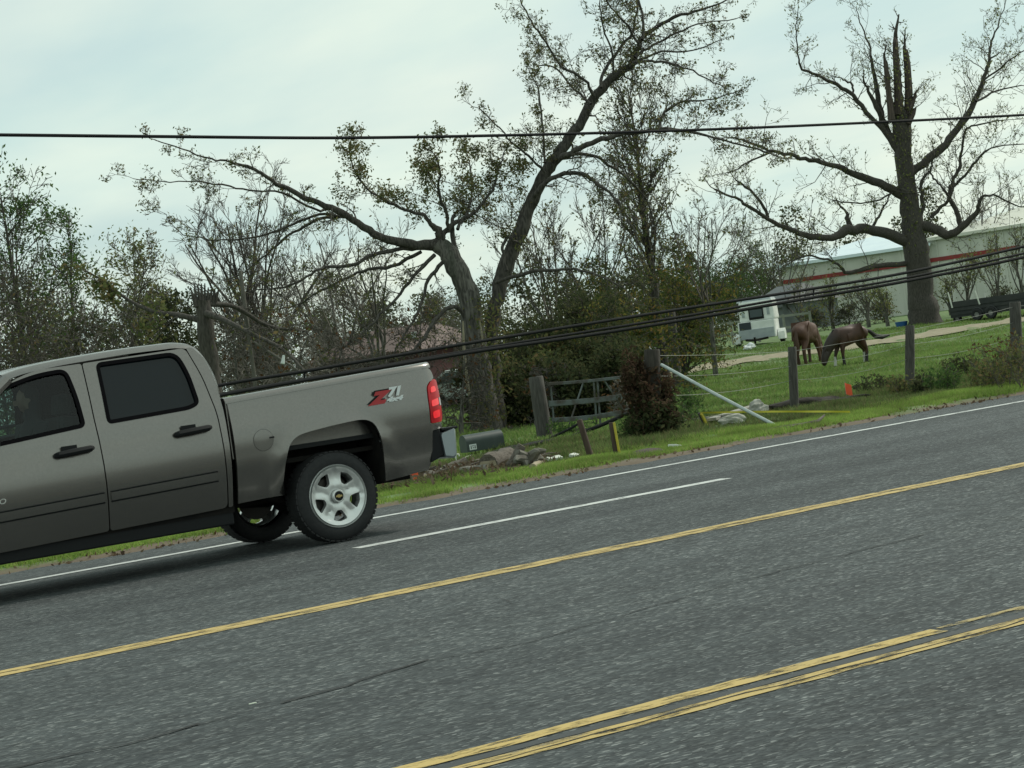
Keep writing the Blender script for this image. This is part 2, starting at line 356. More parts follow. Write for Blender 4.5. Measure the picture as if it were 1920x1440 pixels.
M_ASPH = asphalt_mat()
rx = np.concatenate([np.linspace(-1200, -20, 20), np.arange(-15, 60, 3.0), np.linspace(65, 1500, 25)]); ry = np.array([-8.2, -4, 0, 3, 6, 8.4, 10.8, 12.5, 14.3, 16, 17.7, 18.8, 19.8])
RX, RY = np.meshgrid(rx, ry); RZ = roadz(RY); nx, ny = len(rx), len(ry); idx = np.arange(nx*ny).reshape(ny, nx)
rf = np.stack([idx[:-1, :-1], idx[:-1, 1:], idx[1:, 1:], idx[1:, :-1]], -1).reshape(-1, 4)
road = tag(npmesh('road', np.stack([RX, RY, RZ], -1), rf, M_ASPH, smooth=True), kind='structure')
def strip(name, y0, y1, x0, x1, m, dz=.004, step=.5, wob=0.004, seed=0):
    rng = np.random.default_rng(seed); xs = np.arange(x0, x1+.01, step) if x1-x0 < 120 else np.concatenate([np.arange(x0, -2, 3.0), np.arange(-2, 32, .12), np.arange(32, x1, 3.0)])
    ya = y0+rng.normal(0, wob, len(xs)); yb = y1+rng.normal(0, wob, len(xs))
    v = np.concatenate([np.stack([xs, ya, roadz(ya)+dz], -1), np.stack([xs, yb, roadz(yb)+dz], -1)]); n = len(xs); i = np.arange(n-1)
    return npmesh(name, v, np.stack([i, i+1, n+i+1, n+i], -1), m, road)
M_WHITE = paint_mat('white_road_paint', (.62, .64, .62), (.45, .47, .46), .40, .06)
M_YEL = paint_mat('yellow_road_paint', (.52, .37, .13), (.42, .32, .13), .43, .08)
M_YEL2 = paint_mat('yellow_road_paint_worn', (.54, .385, .12), (.40, .30, .12), .445, .075)
strip('edge_line', 17.58, 17.77, -80, 160, M_WHITE, seed=1)
for k in range(-3, 6): strip('lane_line', 14.19, 14.38, 7.04+k*12.2, 7.04+k*12.2+3.9, M_WHITE, step=.65, seed=12+k)
strip('yellow_line', 10.67, 10.785, -80, 160, M_YEL, seed=20)
strip('yellow_line', 10.80, 10.905, -80, 160, M_YEL, seed=24)
M_YEL3 = paint_mat('yellow_road_paint_faded', (.44, .33, .13), (.34, .27, .12), .53, .06)
strip('broken_yellow_line', 6.08, 6.19, 2.0, 5.75, M_YEL2, seed=21, step=.12)
strip('faded_yellow_line', 6.085, 6.185, 5.75, 6.35, M_YEL3, seed=25, step=.1)
strip('broken_yellow_line', 6.08, 6.19, 14.2, 18.3, M_YEL2, seed=23, step=.4)
strip('yellow_line', 5.86, 5.97, -80, 160, M_YEL2, seed=22)
strip('seam_filler', 5.985, 6.055, -20, 60, mat('tar', (.03, .032, .033), rough=.6), dz=.002, step=.4, wob=.006, seed=33)
def crack(pts, wd, seed):
    rng = random.Random(seed); b = MB(); fine = []
    for i in range(len(pts)-1):
        a, c = pts[i], pts[i+1]; n = max(2, int(abs(c[0]-a[0])/.12))
        for k in range(n):
            t = k/n; fine.append((a[0]+(c[0]-a[0])*t+rng.uniform(-.02, .02), a[1]+(c[1]-a[1])*t+rng.uniform(-.015, .015)))
    fine.append(pts[-1]); rows = []
    for i, (x, y) in enumerate(fine):
        h = wd*rng.uniform(.25, .6); rows.append([(x, y-h, float(roadz(y))+.006), (x, y+h, float(roadz(y))+.006)])
    b.grid(rows); return b.build('crack', mat('crack_dark', (.012, .012, .012), rough=.9), road)
crack([(-3, 5.93), (-1, 5.93), (1, 5.92), (3, 5.90), (4.5, 5.92), (6, 5.90), (7.5, 5.91), (9, 5.9), (14, 5.92)], .012, 1)
crack([(1.6, 7.86), (2.37, 7.88), (2.65, 7.81), (3.03, 7.90)], .024, 2)
crack([(3.03, 7.90), (3.3, 7.93)], .008, 7)
crack([(3.45, 7.94), (3.8, 8.0), (4.1, 8.12), (4.34, 8.19)], .022, 3)
crack([(4.34, 8.19), (4.6, 8.1), (4.8, 8.05), (5.46, 8.18), (6.3, 8.4), (8, 8.6)], .011, 4)
crack([(5.6, 11.95), (5.75, 11.7), (5.8, 11.35)], .012, 5); crack([(5.65, 10.17), (5.7, 9.8), (5.54, 9.36)], .012, 6)

# dirt track across the pasture
M_DIRT = mat('dirt_track', (.30, .26, .18), (.20, .18, .11), scale=3, rough=.95, bump=.3)
tr_px = [(1180, 712), (1320, 689), (1430, 673), (1560, 655), (1700, 634), (1800, 618), (1900, 602), (2050, 580)]
tp = smoothline([tuple(G(x, y)) for x, y in tr_px], 10); rows = []
for i, p in enumerate(tp):
    a = tp[max(i-1, 0)]; c = tp[min(i+1, len(tp)-1)]; d = V((c-a)).normalized(); s = V((-d.y, d.x, 0))
    hw = 1.5+.25*math.sin(i*.9)
    rows.append([(q.x, q.y, gzf(q.x, q.y)+.03) for q in (V(p)+s*hw*k for k in (-1, -.5, 0, .5, 1))])
b = MB(); b.grid(rows); tag(b.build('dirt_track', M_DIRT, smooth=True), kind='structure')

# ------------------------------------------------------------------ truck
RAKE = .028
def TF(x, y, z): return (x+.07*min(max((x-.5)/.5, 0), 1), y, z+RAKE*(x+1.0))
def wcab(x, z): return float(np.interp(z, [.35, .46, .6, .72, .86, 1.0, 1.2, 1.31, 1.335, 1.36, 1.6, 1.9], [.885, .91, .95, .98, .998, 1.0, .972, .942, .93, .918, .83, .705]))
def wbed(x, z):
    v = float(np.interp(z, [.35, .46, .6, .8, 1.0, 1.12, 1.2, 1.3, 1.36, 1.40], [.89, .912, .955, .992, 1.0, .988, .97, .952, .938, .91]))
    r = math.hypot(x/1.08, (z-.45)); v += .022*math.exp(-((r-.56)/.07)**2) if z > .42 else 0
    if x > .93: v -= .10*((x-.93)/.2)**2
    return v
M_PAINT = mat('truck_paint', (.185, .176, .164), (.205, .195, .182), scale=60, rough=.27, metal=.85, coat=.4)
M_BLACK = mat('black_plastic', (.008, .009, .010), rough=.6, spec=.25)
M_DARKIN = mat('dark_void', (.008, .008, .009), rough=.9)
M_UNDER = mat('chassis', (.008, .008, .008), (.015, .013, .011), scale=10, rough=.9, spec=.2)
M_TYRE = mat('tyre_rubber', (.013, .014, .015), (.02, .02, .021), scale=30, rough=.8)
M_ALLOY = mat('alloy', (.66, .67, .66), rough=.36, metal=.75)
M_CHROME = mat('chrome', (.55, .57, .58), rough=.12, metal=1.0)
M_PRIV = mat('privacy_glass', (.004, .007, .009), rough=.04, spec=.32)
M_SEAL = mat('window_rubber', (.004, .004, .005), rough=.95, spec=.05)
M_GLASS = glass_mat('tinted_glass', (.46, .60, .58))
M_RED = mat('lens_red', (.42, .012, .018), rough=.25, spec=.3)
M_REDLIT = emit('lens_red_lit', (1, .03, .04), .38, (.5, .012, .016))
M_CLEAR = mat('lens_clear', (.30, .24, .24), rough=.12, coat=.8)
M_SEAT = mat('seat_cloth', (.03, .03, .032), (.045, .045, .047), scale=20, rough=.9)
truck = tag(empty('pickup_truck', (7.41, 16.2, -.012)), 'grey-brown crew cab pickup truck driving left on the road', 'pickup truck')
truck.rotation_euler = (-.0165, 0, 0)
fdoor = poly_points([(-3.08, .46), (-2.087, .46), (-2.087, 1.31), (-2.055, 1.868), (-2.45, 1.872), (-2.68, 1.81), (-3.08, 1.545)], [.03, .03, 0, .02, .2, .2, .02])
rdoor = poly_points([(-2.077, .46), (-1.022, .46), (-1.022, 1.30), (-1.055, 1.60), (-1.125, 1.868), (-2.045, 1.868), (-2.077, 1.31)], [.03, .05, .1, .1, .05, .02, 0])
fwin = poly_points([(-3.03, 1.308), (-2.172, 1.353), (-2.172, 1.60), (-2.20, 1.838), (-2.45, 1.832), (-2.79, 1.758), (-3.03, 1.61)], [.04, .04, .2, .07, .3, .3, .05])
rwin = poly_points([(-1.965, 1.345), (-1.245, 1.352), (-1.15, 1.38), (-1.165, 1.65), (-1.215, 1.838), (-1.925, 1.846)], [.035, .1, .09, .2, .09, .045])
def shrink(poly, d):
    c = sum((V(p) for p in poly), V((0, 0)))/len(poly); o = []
    n = len(poly)
    for i in range(n):
        a, b2 = V(poly[i-1]), V(poly[(i+1) % n]); t_ = (b2-a)
        nrm = V((-t_.y, t_.x)); nrm = nrm.normalized() if nrm.length > 1e-9 else V((0, 0))
        if nrm.dot(c-V(poly[i])) < 0: nrm = -nrm
        o.append(V(poly[i])+nrm*d)
    return o
corner = poly_points([(-1.012, .46), (-.972, .46), (-.962, 1.0), (-.948, 1.36), (-.945, 1.55), (-.982, 1.76), (-1.06, 1.868), (-1.115, 1.868), (-1.045, 1.60), (-1.012, 1.30)], [.0, .02, 0, .1, .2, .2, .05, .02, .1, .1])
prof = smoothline([(-2.72, 1.872), (-2.55, 1.905), (-2.3, 1.925), (-2.07, 1.933), (-1.67, 1.94), (-1.35, 1.934), (-1.18, 1.925), (-1.03, 1.875), (-.945, 1.74), (-.905, 1.55), (-.912, 1.36), (-.94, 1.0), (-.945, .5)], 5)
def shell_rows():
    rows = []; n = len(prof)
    for i, p in enumerate(prof):
        a = prof[max(i-1, 0)]; c = prof[min(i+1, n-1)]; tx, tz = c-a; l = math.hypot(tx, tz); nx_, nz_ = -tz/l, tx/l
        if nz_ < 0 and i < n*.4 or nx_ < 0 and i > n*.6: nx_, nz_ = -nx_, -nz_
        row = []
        for k in range(33):
            t_ = -1+2*k/32; at_ = abs(t_); d = 0
            if at_ > .86: u = (at_-.86)/.14; d = .05*(1-math.sqrt(max(0, 1-u*u)))
            ez = p[1]-nz_*.05; w_ = wcab(0, ez)
            bulge = .025*(1-at_**2)*max(nz_, 0)
            row.append(TF(p[0]-nx_*(d-bulge*.0)+0, t_*w_, p[1]-nz_*d+bulge))
        rows.append(row)
    return rows
b = MB(); b.grid(shell_rows()); b.build('roof', M_PAINT, truck, smooth=True, angle=80)
def wglass(x, z): return wcab(x, z)-.016
for s in (-1, 1):
    for nm, dr, win, gl in (('front_door', fdoor, fwin, M_GLASS), ('rear_door', rdoor, rwin, M_PRIV)):
        d = panel(nm, dr, [win], wcab, M_PAINT, truck, s, tf=TF)
        panel('window_glass', shrink(win, -.004), [], wglass, gl, d, s, skirt=0, tf=TF)
        panel('window_seal', shrink(win, -.012), [shrink(win, .020)], wcab, M_SEAL, d, s, off=.003, skirt=.012, tf=TF)
        hx = -2.32 if nm == 'front_door' else -1.275
        hb = MB()
        hb.tube([TF(hx-.15, s*.992, 1.15), TF(hx-.13, s*1.022, 1.152), TF(hx, s*1.032, 1.156), TF(hx+.14, s*1.022, 1.16), TF(hx+.165, s*.992, 1.162)], [.022, .027, .029, .027, .02], 8)
        hb.box(TF(hx-.03, s*.99, 1.175), (.065, .006, .038))
        hb.build('door_handle', M_BLACK, d, smooth=True)
        x0, x1 = (-3.06, -2.11) if nm == 'front_door' else (-2.055, -1.10)
        mould = MB()
        for zz in (.782, .700):
            mould.tube([TF(x0, s*(wcab(0, zz)+.001), zz), TF(x1, s*(wcab(0, zz)+.001), zz)], .007, 6)
        mould.build('trim_line', M_BLACK, d)
        panel('trim_strip', poly_points([(x0, .707), (x1, .707), (x1, .775), (x0, .775)], .012), [], wcab, M_PAINT, d, s, off=.008, skirt=.012, tf=TF)
    panel('cab_corner', corner, [], wcab, M_PAINT, truck, s, tf=TF)
    full = [(-3.07, .47), (-.97, .47), (-.955, 1.3), (-.96, 1.6), (-1.07, 1.86), (-2.5, 1.86), (-3.07, 1.5)]
    panel('door_frame', full, [shrink(fwin, -.02), shrink(rwin, -.02)], wcab, M_DARKIN, truck, s, off=-.045, skirt=0, step=.12, tf=TF)
    bo = MB(); bo.box(TF(-2.03, s*.84, .405), (1.07, .03, .07)); bo.build('rocker_panel', M_BLACK, truck, bevel=.015)
# bed
arch = [(-.505, .47), (-.49, .62), (-.465, .76), (-.42, .88), (-.35, .945), (-.25, .972), (-.05, .988), (.15, .998), (.30, .998), (.39, .975), (.445, .92), (.475, .82), (.498, .66), (.50, .53), (.485, .41)]
archs = [tuple(p) for p in smoothline(arch, 3)]
bedo = poly_points([(-.924, .475), (-.60, .475)], 0)+[V(p) for p in archs]+poly_points([(.90, .425), (.935, .50), (.955, .79), (1.075, .79), (1.075, .845), (.942, .845), (.95, 1.10), (.965, 1.19), (1.01, 1.232), (1.085, 1.255), (1.075, 1.32), (1.03, 1.357), (-.924, 1.337)], [.03, .02, .02, 0, 0, .02, .05, .03, .03, .01, .05, .05, .02])
tail = poly_points([(.947, .852), (1.078, .852), (1.10, .90), (1.115, 1.23), (1.08, 1.247), (1.012, 1.224), (.972, 1.187), (.957, 1.10)], [.02, .02, .03, .02, .02, .04, .04, .05])
for s in (-1, 1):
    bs = panel('bed_side', bedo, [], wbed, M_PAINT, truck, s, step=.06, tf=TF)
    rows = []
    for x in list(np.linspace(-.924, .98, 12))+[1.02, 1.05, 1.065]:
        z = 1.372+(x+.924)*.0102; wv = wbed(x, z-.037)
        rows.append([TF(x, s*a, c) for a, c in ((wv+.004, z-.037), (wv+.001, z-.020), (wv-.008, z-.004), (wv-.022, z+.009), (wv-.042, z+.016), (wv-.06, z+.018), (.86, z+.012), (.85, z), (.845, .85))])
    r_ = MB(); r_.grid(rows); r_.build('bed_rail', M_PAINT, truck, smooth=True, angle=60)
    tl_ = panel('tail_light', tail, [], wbed, M_RED, truck, s, off=.010, skirt=.04, step=.04, tf=TF)
    panel('lit_lamp', poly_points([(.985, 1.125), (1.065, 1.135), (1.062, 1.185), (1.0, 1.178)], .02), [], wbed, M_REDLIT, tl_, s, off=.014, skirt=.004, step=.03, tf=TF)
    panel('lit_lamp', poly_points([(.972, 1.0), (1.068, 1.012), (1.07, 1.07), (.978, 1.058)], .015), [], wbed, M_REDLIT, tl_, s, off=.014, skirt=.004, step=.03, tf=TF)
    panel('lit_lamp', poly_points([(.975, .89), (1.062, .90), (1.066, .965), (.974, .955)], .02), [], wbed, M_REDLIT, tl_, s, off=.014, skirt=.004, step=.03, tf=TF)
    panel('reversing_lens', poly_points([(1.076, 1.0), (1.102, 1.0), (1.104, 1.075), (1.08, 1.07)], .006), [], wbed, M_CLEAR, tl_, s, off=.014, skirt=.004, step=.03, tf=TF)
    # wheel well
    wv = MB(); rows = [[TF(x, s*.96, z) for x, z in archs], [TF(x*.98, s*.75, z+.005) for x, z in archs], [TF(x*.96, s*.52, z) for x, z in archs]]
    wv.grid(rows); wv.add([TF(x*.96, s*.52, z) for x, z in archs], [tuple(range(len(archs)))]); wv.build('wheel_well', M_UNDER, truck, smooth=True)
# fuel flap (near side)
ring = [(-.645+.0945*math.cos(a), .975+.0945*math.sin(a)) for a in np.linspace(0, 2*math.pi, 28)[:-1]]
ring2 = [(-.645+.092*math.cos(a), .975+.092*math.sin(a)) for a in np.linspace(0, 2*math.pi, 28)[:-1]]
ff = panel('fuel_flap', ring2, [], wbed, M_PAINT, truck, -1, off=.002, skirt=.004, step=.05, tf=TF)
panel('flap_gap', ring, [ring2], wbed, M_DARKIN, ff, -1, off=.0012, skirt=0, step=.05, tf=TF)
hb = MB(); hb.box(TF(-.565, -1.0, .985), (.022, .006, .007)); hb.build('finger_notch', M_BLACK, ff)
# bed interior, tailgate
b = MB(); b.box(TF(.05, 0, .85), (.97, .88, .02)); b.build('bed_floor', M_BLACK, truck)
b = MB(); b.box(TF(-.905, 0, 1.11), (.016, .93, .26)); b.build('bed_front_wall', M_PAINT, truck, bevel=.01)
b = MB(); b.box(TF(1.045, 0, 1.08), (.03, .78, .30)); tg = b.build('tailgate', M_PAINT, truck, bevel=.02)
b = MB(); b.box(TF(1.08, 0, 1.18), (.012, .13, .05)); b.build('tailgate_handle', M_BLACK, tg, bevel=.01)
# rear bumper: chrome step bumper wrapped at the ends
sec = [(0, .0), (.015, .02), (.19, .045), (.20, .03), (.19, -.10), (.175, -.20), (.14, -.225), (.02, -.20)]
rows = []
for y in np.concatenate([[-.985, -.975, -.95], np.linspace(-.9, .9, 9), [.95, .975, .985]]):
    k = 1-.30*max(0, (abs(y)-.86)/.125)**2; rows.append([TF(1.035+dx_*k, y, .785+dz_*(1 if abs(y) < .98 else .92)-.028*2.05) for dx_, dz_ in sec+[sec[0]]])
b = MB(); b.grid(rows); n_ = len(sec)+1
b.add(rows[0], [tuple(range(len(sec)))]); b.add(rows[-1], [tuple(range(len(sec)))])
bump = b.build('rear_bumper', mat('bumper_chrome', (.30, .34, .36), rough=.3, metal=.7), truck, smooth=True, angle=35)
b = MB(); b.box((1.215, 0, .838), (.085, .96, .012)); b.build('step_pad', M_BLACK, bump, bevel=.008)
for s in (-1, 1):
    b = MB(); b.add([TF(.94, s*.955, .78), TF(1.04, s*.965, .79), TF(1.045, s*.965, .545), TF(.925, s*.95, .50), TF(.94, s*.80, .78), TF(1.04, s*.80, .79), TF(1.045, s*.80, .545), TF(.925, s*.80, .50)],
                    [(0, 1, 2, 3), (7, 6, 5, 4), (0, 4, 5, 1), (1, 5, 6, 2), (2, 6, 7, 3), (3, 7, 4, 0)]); b.build('bumper_end', M_BLACK, bump, bevel=.012)
# emblem on the bed side
ebase = V(TF(.44, -wbed(.6, 1.13)-.006, 1.115)); Mt = Matrix.Translation(ebase) @ Matrix.Rotation(R_(90), 4, 'X') @ Matrix.Rotation(R_(1.6), 4, 'Z')
M_EMR = mat('emblem_red', (.40, .025, .03), rough=.3); M_EMW = mat('emblem_silver', (.68, .72, .72), rough=.35, metal=.2)
em = text_mesh('emblem', 'Z', .135, M_EMR, truck, Mt, .003, .45, 1.45, .011)
text_mesh('emblem_black_backing', 'Z', .135, M_BLACK, em, Mt @ Matrix.Translation((-.010, .012, -.003)), .002, .45, 1.45, .011)  # the emblem's own black letter, showing along the top of the red one
text_mesh('emblem_figures', '71', .105, M_EMW, em, Mt @ Matrix.Translation((.170, .044, .001)), .003, .35, 1.3, .006)
text_mesh('emblem_small_figures', '4x4', .055, M_EMW, em, Mt @ Matrix.Translation((.152, -.004, .001)), .003, .35, 1.9, .003)
# script on the front door
Ms = Matrix.Translation(V(TF(-3.30, -wcab(0, .83)-.004, .845))) @ Matrix.Rotation(R_(90), 4, 'X') @ Matrix.Rotation(R_(1.6), 4, 'Z')
text_mesh('door_script', 'SILVERADO', .058, M_CHROME, truck, Ms, .003, .2, 1.25)
# wheels
def make_wheel(x, y, s, name='wheel'):
    M0 = Matrix.Translation((x, y, .40))
    b = MB(); hw = .128
    profile = [(.256, -hw*.80), (.282, -hw*.98), (.312, -hw*1.04), (.345, -hw*1.0), (.375, -hw*.90), (.392, -hw*.78), (.398, -hw*.6), (.400, -.03), (.400, .03), (.398, hw*.6), (.392, hw*.78), (.375, hw*.9), (.345, hw), (.312, hw*1.04), (.282, hw*.98), (.256, hw*.8)]
    b.lathe(profile, 48, M0)
    for k in range(48):                                      # tread blocks on the shoulders
        a = 2*math.pi*k/48
        for sy in (-1, 1):
            Mr = Matrix.Translation((x, y, .40)) @ Matrix.Rotation(a, 4, 'Y')
            b.box(Mr @ V((.3945, sy*hw*.66, 0)), (.006, hw*.2, .019), (Matrix.Rotation(a, 3, 'Y')))
    wh = b.build(name, M_TYRE, truck, smooth=True, angle=35)
    yo = y+s*hw                                             # outer face
    Ry = Matrix.Translation((x, yo, .40)) @ (Matrix.Identity(4) if s < 0 else Matrix.Scale(-1, 4, (0, 1, 0))) @ Matrix.Diagonal((1.09, 1, 1.09, 1))
    b = MB(); b.lathe([(.236, .02), (.252, -.006), (.257, .0), (.258, .02)], 48, Ry); b.lathe([(.236, .02), (.225, .05), (.215, .12), (.212, .20)], 40, Ry)
    lip = b.build('rim', M_ALLOY, wh, smooth=True, angle=60)
    # face with five windows
    circ = [V((.2365*math.cos(a), .2365*math.sin(a))) for a in np.linspace(0, 2*math.pi, 61)[:-1]]
    holes = []
    for k in range(5):
        a0 = R_(54+72*k)
        def pp(r, d): return (r*math.cos(a0+R_(d)), r*math.sin(a0+R_(d)))
        holes.append(poly_points([pp(.115, -10), pp(.150, -16), pp(.200, -19), pp(.206, 0), pp(.200, 19), pp(.150, 16), pp(.115, 10)], .014, 3))
    def dish(px, pz):
        r = math.hypot(px, pz); a = math.degrees(math.atan2(pz, px)); d = abs(((a-18+36) % 72)-36)     # angle from the spoke's middle
        gro = .010 if (d < 8 and .09 < r < .2) else 0
        return -(.012+.030*(1-(r/.2365)**2)*.9-.014*math.exp(-((r-.09)/.05)**2)+gro*.9 - (.012 if r > .215 else 0))
    vs_, fs_, lps = fill(circ, holes, .022)
    v3 = [Ry @ V((p.x, -dish(p.x, p.y)-.004, p.y)) for p in vs_]; f3 = list(fs_)
    for lp in lps:
        o = len(v3); v3 += [Ry @ V((vs_[i].x, -dish(vs_[i].x, vs_[i].y)-.004, vs_[i].y)) for i in lp]; o2 = len(v3)
        v3 += [Ry @ V((vs_[i].x*.98, .075, vs_[i].y*.98)) for i in lp]; k_ = len(lp)
        f3 += [(o+i, o+(i+1) % k_, o2+(i+1) % k_, o2+i) for i in range(k_)]
    b = MB(); b.add(v3, f3); sp_ = b.build('spokes', M_ALLOY, wh, smooth=True, angle=35)
    b = MB(); b.lathe([(0, .11), (.14, .11), (.165, .115), (.165, .125), (0, .125)], 32, Ry); b.build('brake_disc', mat('brake_disc', (.05, .045, .04), rough=.5, metal=.5), wh)
    b = MB(); b.lathe([(.052, .02), (.052, -.012), (.046, -.018), (.040, -.018), (.040, -.012)], 28, Ry); b.build('cap_ring', M_ALLOY, wh, smooth=True)
    b = MB(); b.lathe([(.040, -.014), (0, -.017)], 24, Ry); b.build('centre_cap', M_BLACK, wh, smooth=True)
    bt = [(-.029, -.007), (-.012, -.007), (-.010, -.013), (.010, -.013), (.012, -.007), (.029, -.007), (.026, .007), (.010, .007), (.008, .013), (-.012, .013), (-.014, .007), (-.026, .007)]
    b = MB(); b.prism(bt, .003, Ry @ Matrix.Translation((0, -.021, 0))); b.build('cap_emblem', mat('emblem_gold', (.45, .34, .14), rough=.35, metal=.7), wh)
    return wh
for wx in (0, -3.645):
    for s in (-1, 1): make_wheel(wx, s*.835, s)
# chassis
b = MB()
for s in (-1, 1): b.box((-1.6, s*.42, .50), (2.6, .05, .08))
for x in (-3.2, -2.2, -1.0, .8): b.box((x, 0, .50), (.05, .42, .06))
b.build('chassis_frame', M_UNDER, truck)
b = MB(); b.tube([(0, -.75, .40), (0, .75, .40)], .05, 12); b.lathe([(0, -.16), (.12, -.14), (.15, 0), (.12, .14), (0, .16)], 20, Matrix.Translation((0, .05, .40))); b.build('rear_axle', M_UNDER, truck, smooth=True)
b = MB(); b.tube([(-3.645, -.75, .40), (-3.645, .75, .40)], .05, 12); b.build('front_axle', M_UNDER, truck, smooth=True)
for s in (-1, 1):
    b = MB(); b.tube([(-.65, s*.56, .52), (-.3, s*.56, .40), (0, s*.56, .36), (.35, s*.56, .42), (.72, s*.56, .56)], .03, 6); b.build('leaf_spring', M_UNDER, truck)
b = MB(); b.tube([(-2.6, .3, .40), (-1.2, .35, .38), (-.5, .5, .42), (.55, .62, .47), (.8, .8, .47)], .035, 10); b.build('exhaust_pipe', M_UNDER, truck, smooth=True)
b = MB(); b.lathe([(.15, -.1), (.32, -.11), (.38, -.07), (.38, .07), (.32, .11), (.15, .1)], 28, Matrix.Translation((.62, 0, .56)) @ Matrix.Rotation(R_(90), 4, 'X')); b.build('spare_tyre', M_TYRE, truck, smooth=True)
b = MB(); b.box((-2.0, 0, .44), (1.05, .88, .03)); b.box((-1.9, -.2, .40), (.7, .2, .10)); b.build('cab_floor', M_UNDER, truck)
b = MB(); b.box((.1, 0, .77), (.9, .80, .02)); b.build('bed_underside', M_UNDER, truck)
# front end (mostly outside the frame)
farch = [(x-3.645, z) for x, z in archs]
fend = poly_points([(-3.09, .46), (-3.09, 1.30), (-3.5, 1.30), (-4.35, 1.19), (-4.52, 1.12), (-4.55, .80), (-4.50, .60)], [.02, .03, .1, .1, .08, .05, .03])
low = [V(p) for p in reversed(farch)]
fo = poly_points([(-3.09, 1.30), (-3.09, .46)], 0)+[V(p) for p in reversed(farch)]+poly_points([(-4.48, .60), (-4.55, .80), (-4.52, 1.10), (-4.35, 1.19), (-3.5, 1.30)], [.03, .05, .08, .1, .1])
for s in (-1, 1):
    panel('front_fender', fo, [], lambda x, z: wcab(x, z)-.05*max(0, (-x-4.1)/.45)**2, M_PAINT, truck, s, tf=TF)
    wv = MB(); wv.grid([[TF(x, s*.95, z) for x, z in farch], [TF(x, s*.5, z) for x, z in farch]]); wv.add([TF(x, s*.5, z) for x, z in farch], [tuple(range(len(farch)))]); wv.build('wheel_well', M_UNDER, truck, smooth=True)
    hl = MB(); hl.add([TF(-4.56, s*.92, .93), TF(-4.60, s*.58, .93), TF(-4.58, s*.58, 1.14), TF(-4.50, s*.94, 1.14), TF(-4.35, s*.95, .95), TF(-4.35, s*.58, .95), TF(-4.35, s*.58, 1.12), TF(-4.33, s*.95, 1.12)], [(0, 1, 2, 3), (0, 3, 7, 4), (1, 5, 6, 2), (2, 6, 7, 3), (0, 4, 5, 1)])
    hl.build('headlight', M_CLEAR, truck, bevel=.01)
    mi = MB(); mi.box(TF(-3.02, s*1.12, 1.42), (.06, .11, .12)); mi.bar(TF(-3.0, s*.94, 1.36), TF(-3.0, s*1.05, 1.38), .06); mi.build('door_mirror', M_BLACK, truck, bevel=.03)
rows = [[TF(x, y*wcab(0, 1.3)*.985, zc+.03*(1-y*y)) for y in np.linspace(-1, 1, 17)] for x, zc in ((-3.42, 1.31), (-3.7, 1.29), (-4.1, 1.24), (-4.4, 1.185), (-4.54, 1.13))]
b = MB(); b.grid(rows); b.build('bonnet', M_PAINT, truck, smooth=True)
rows = [[TF(x-.10*(1-y*y), y*hw_, z) for y in np.linspace(-1, 1, 13)] for x, z, hw_ in ((-3.43, 1.31, .84), (-3.1, 1.53, .78), (-2.72, 1.868, .68))]
b = MB(); b.grid(rows); b.build('windscreen', M_GLASS, truck, smooth=True)
for s in (-1, 1):
    b = MB(); b.tube([TF(-3.46, s*.90, 1.31), TF(-3.09, s*.86, 1.555), TF(-2.70, s*.74, 1.83)], [.045, .045, .05], 8); b.build('windscreen_pillar', M_PAINT, truck, smooth=True)
b = MB(); b.box(TF(-4.56, 0, .98), (.04, .57, .17)); gr = b.build('grille', M_BLACK, truck, bevel=.02)
b = MB(); b.box(TF(-4.60, 0, .99), (.02, .57, .035)); b.build('grille_bar', M_CHROME, gr, bevel=.01)
rows = []
for y in np.linspace(-.98, .98, 15):
    k = -.12*abs(y)**3; rows.append([TF(-4.66-k+dx_, y, z) for dx_, z in ((.1, .78), (0, .76), (-.03, .66), (0, .54), (.1, .50))])
b = MB(); b.grid(rows); b.build('front_bumper', M_CHROME, truck, smooth=True)
# cabin
b = MB(); b.box(TF(-3.3, 0, 1.15), (.18, .82, .14)); b.build('dashboard', M_BLACK, truck, bevel=.04)
b = MB(); b.lathe([(.175, -.012), (.19, 0), (.175, .012), (.16, 0), (.175, -.012)], 24, Matrix.Translation(TF(-2.98, -.40, 1.20)) @ Matrix.Rotation(R_(65), 4, 'X') @ Matrix.Rotation(R_(0), 4, 'Z')); b.build('steering_wheel', M_BLACK, truck, smooth=True)
for nm, x, ys in (('front_seat', -2.32, (-.40, .40)), ('rear_seat', -1.30, (-.42, .42))):
    for y in ys:
        b = MB(); b.box(TF(x-.22, y, .83), (.26, .25, .09)); b.box(TF(x+.08, y, 1.16), (.085, .25, .30), Matrix.Rotation(R_(10), 3, 'Y')); b.box(TF(x+.15, y, 1.56), (.055, .13, .09), Matrix.Rotation(R_(10), 3, 'Y')); b.tube([TF(x+.14, y, 1.4), TF(x+.15, y, 1.5)], .03, 6)
        b.build(nm, M_SEAT, truck, bevel=.035)

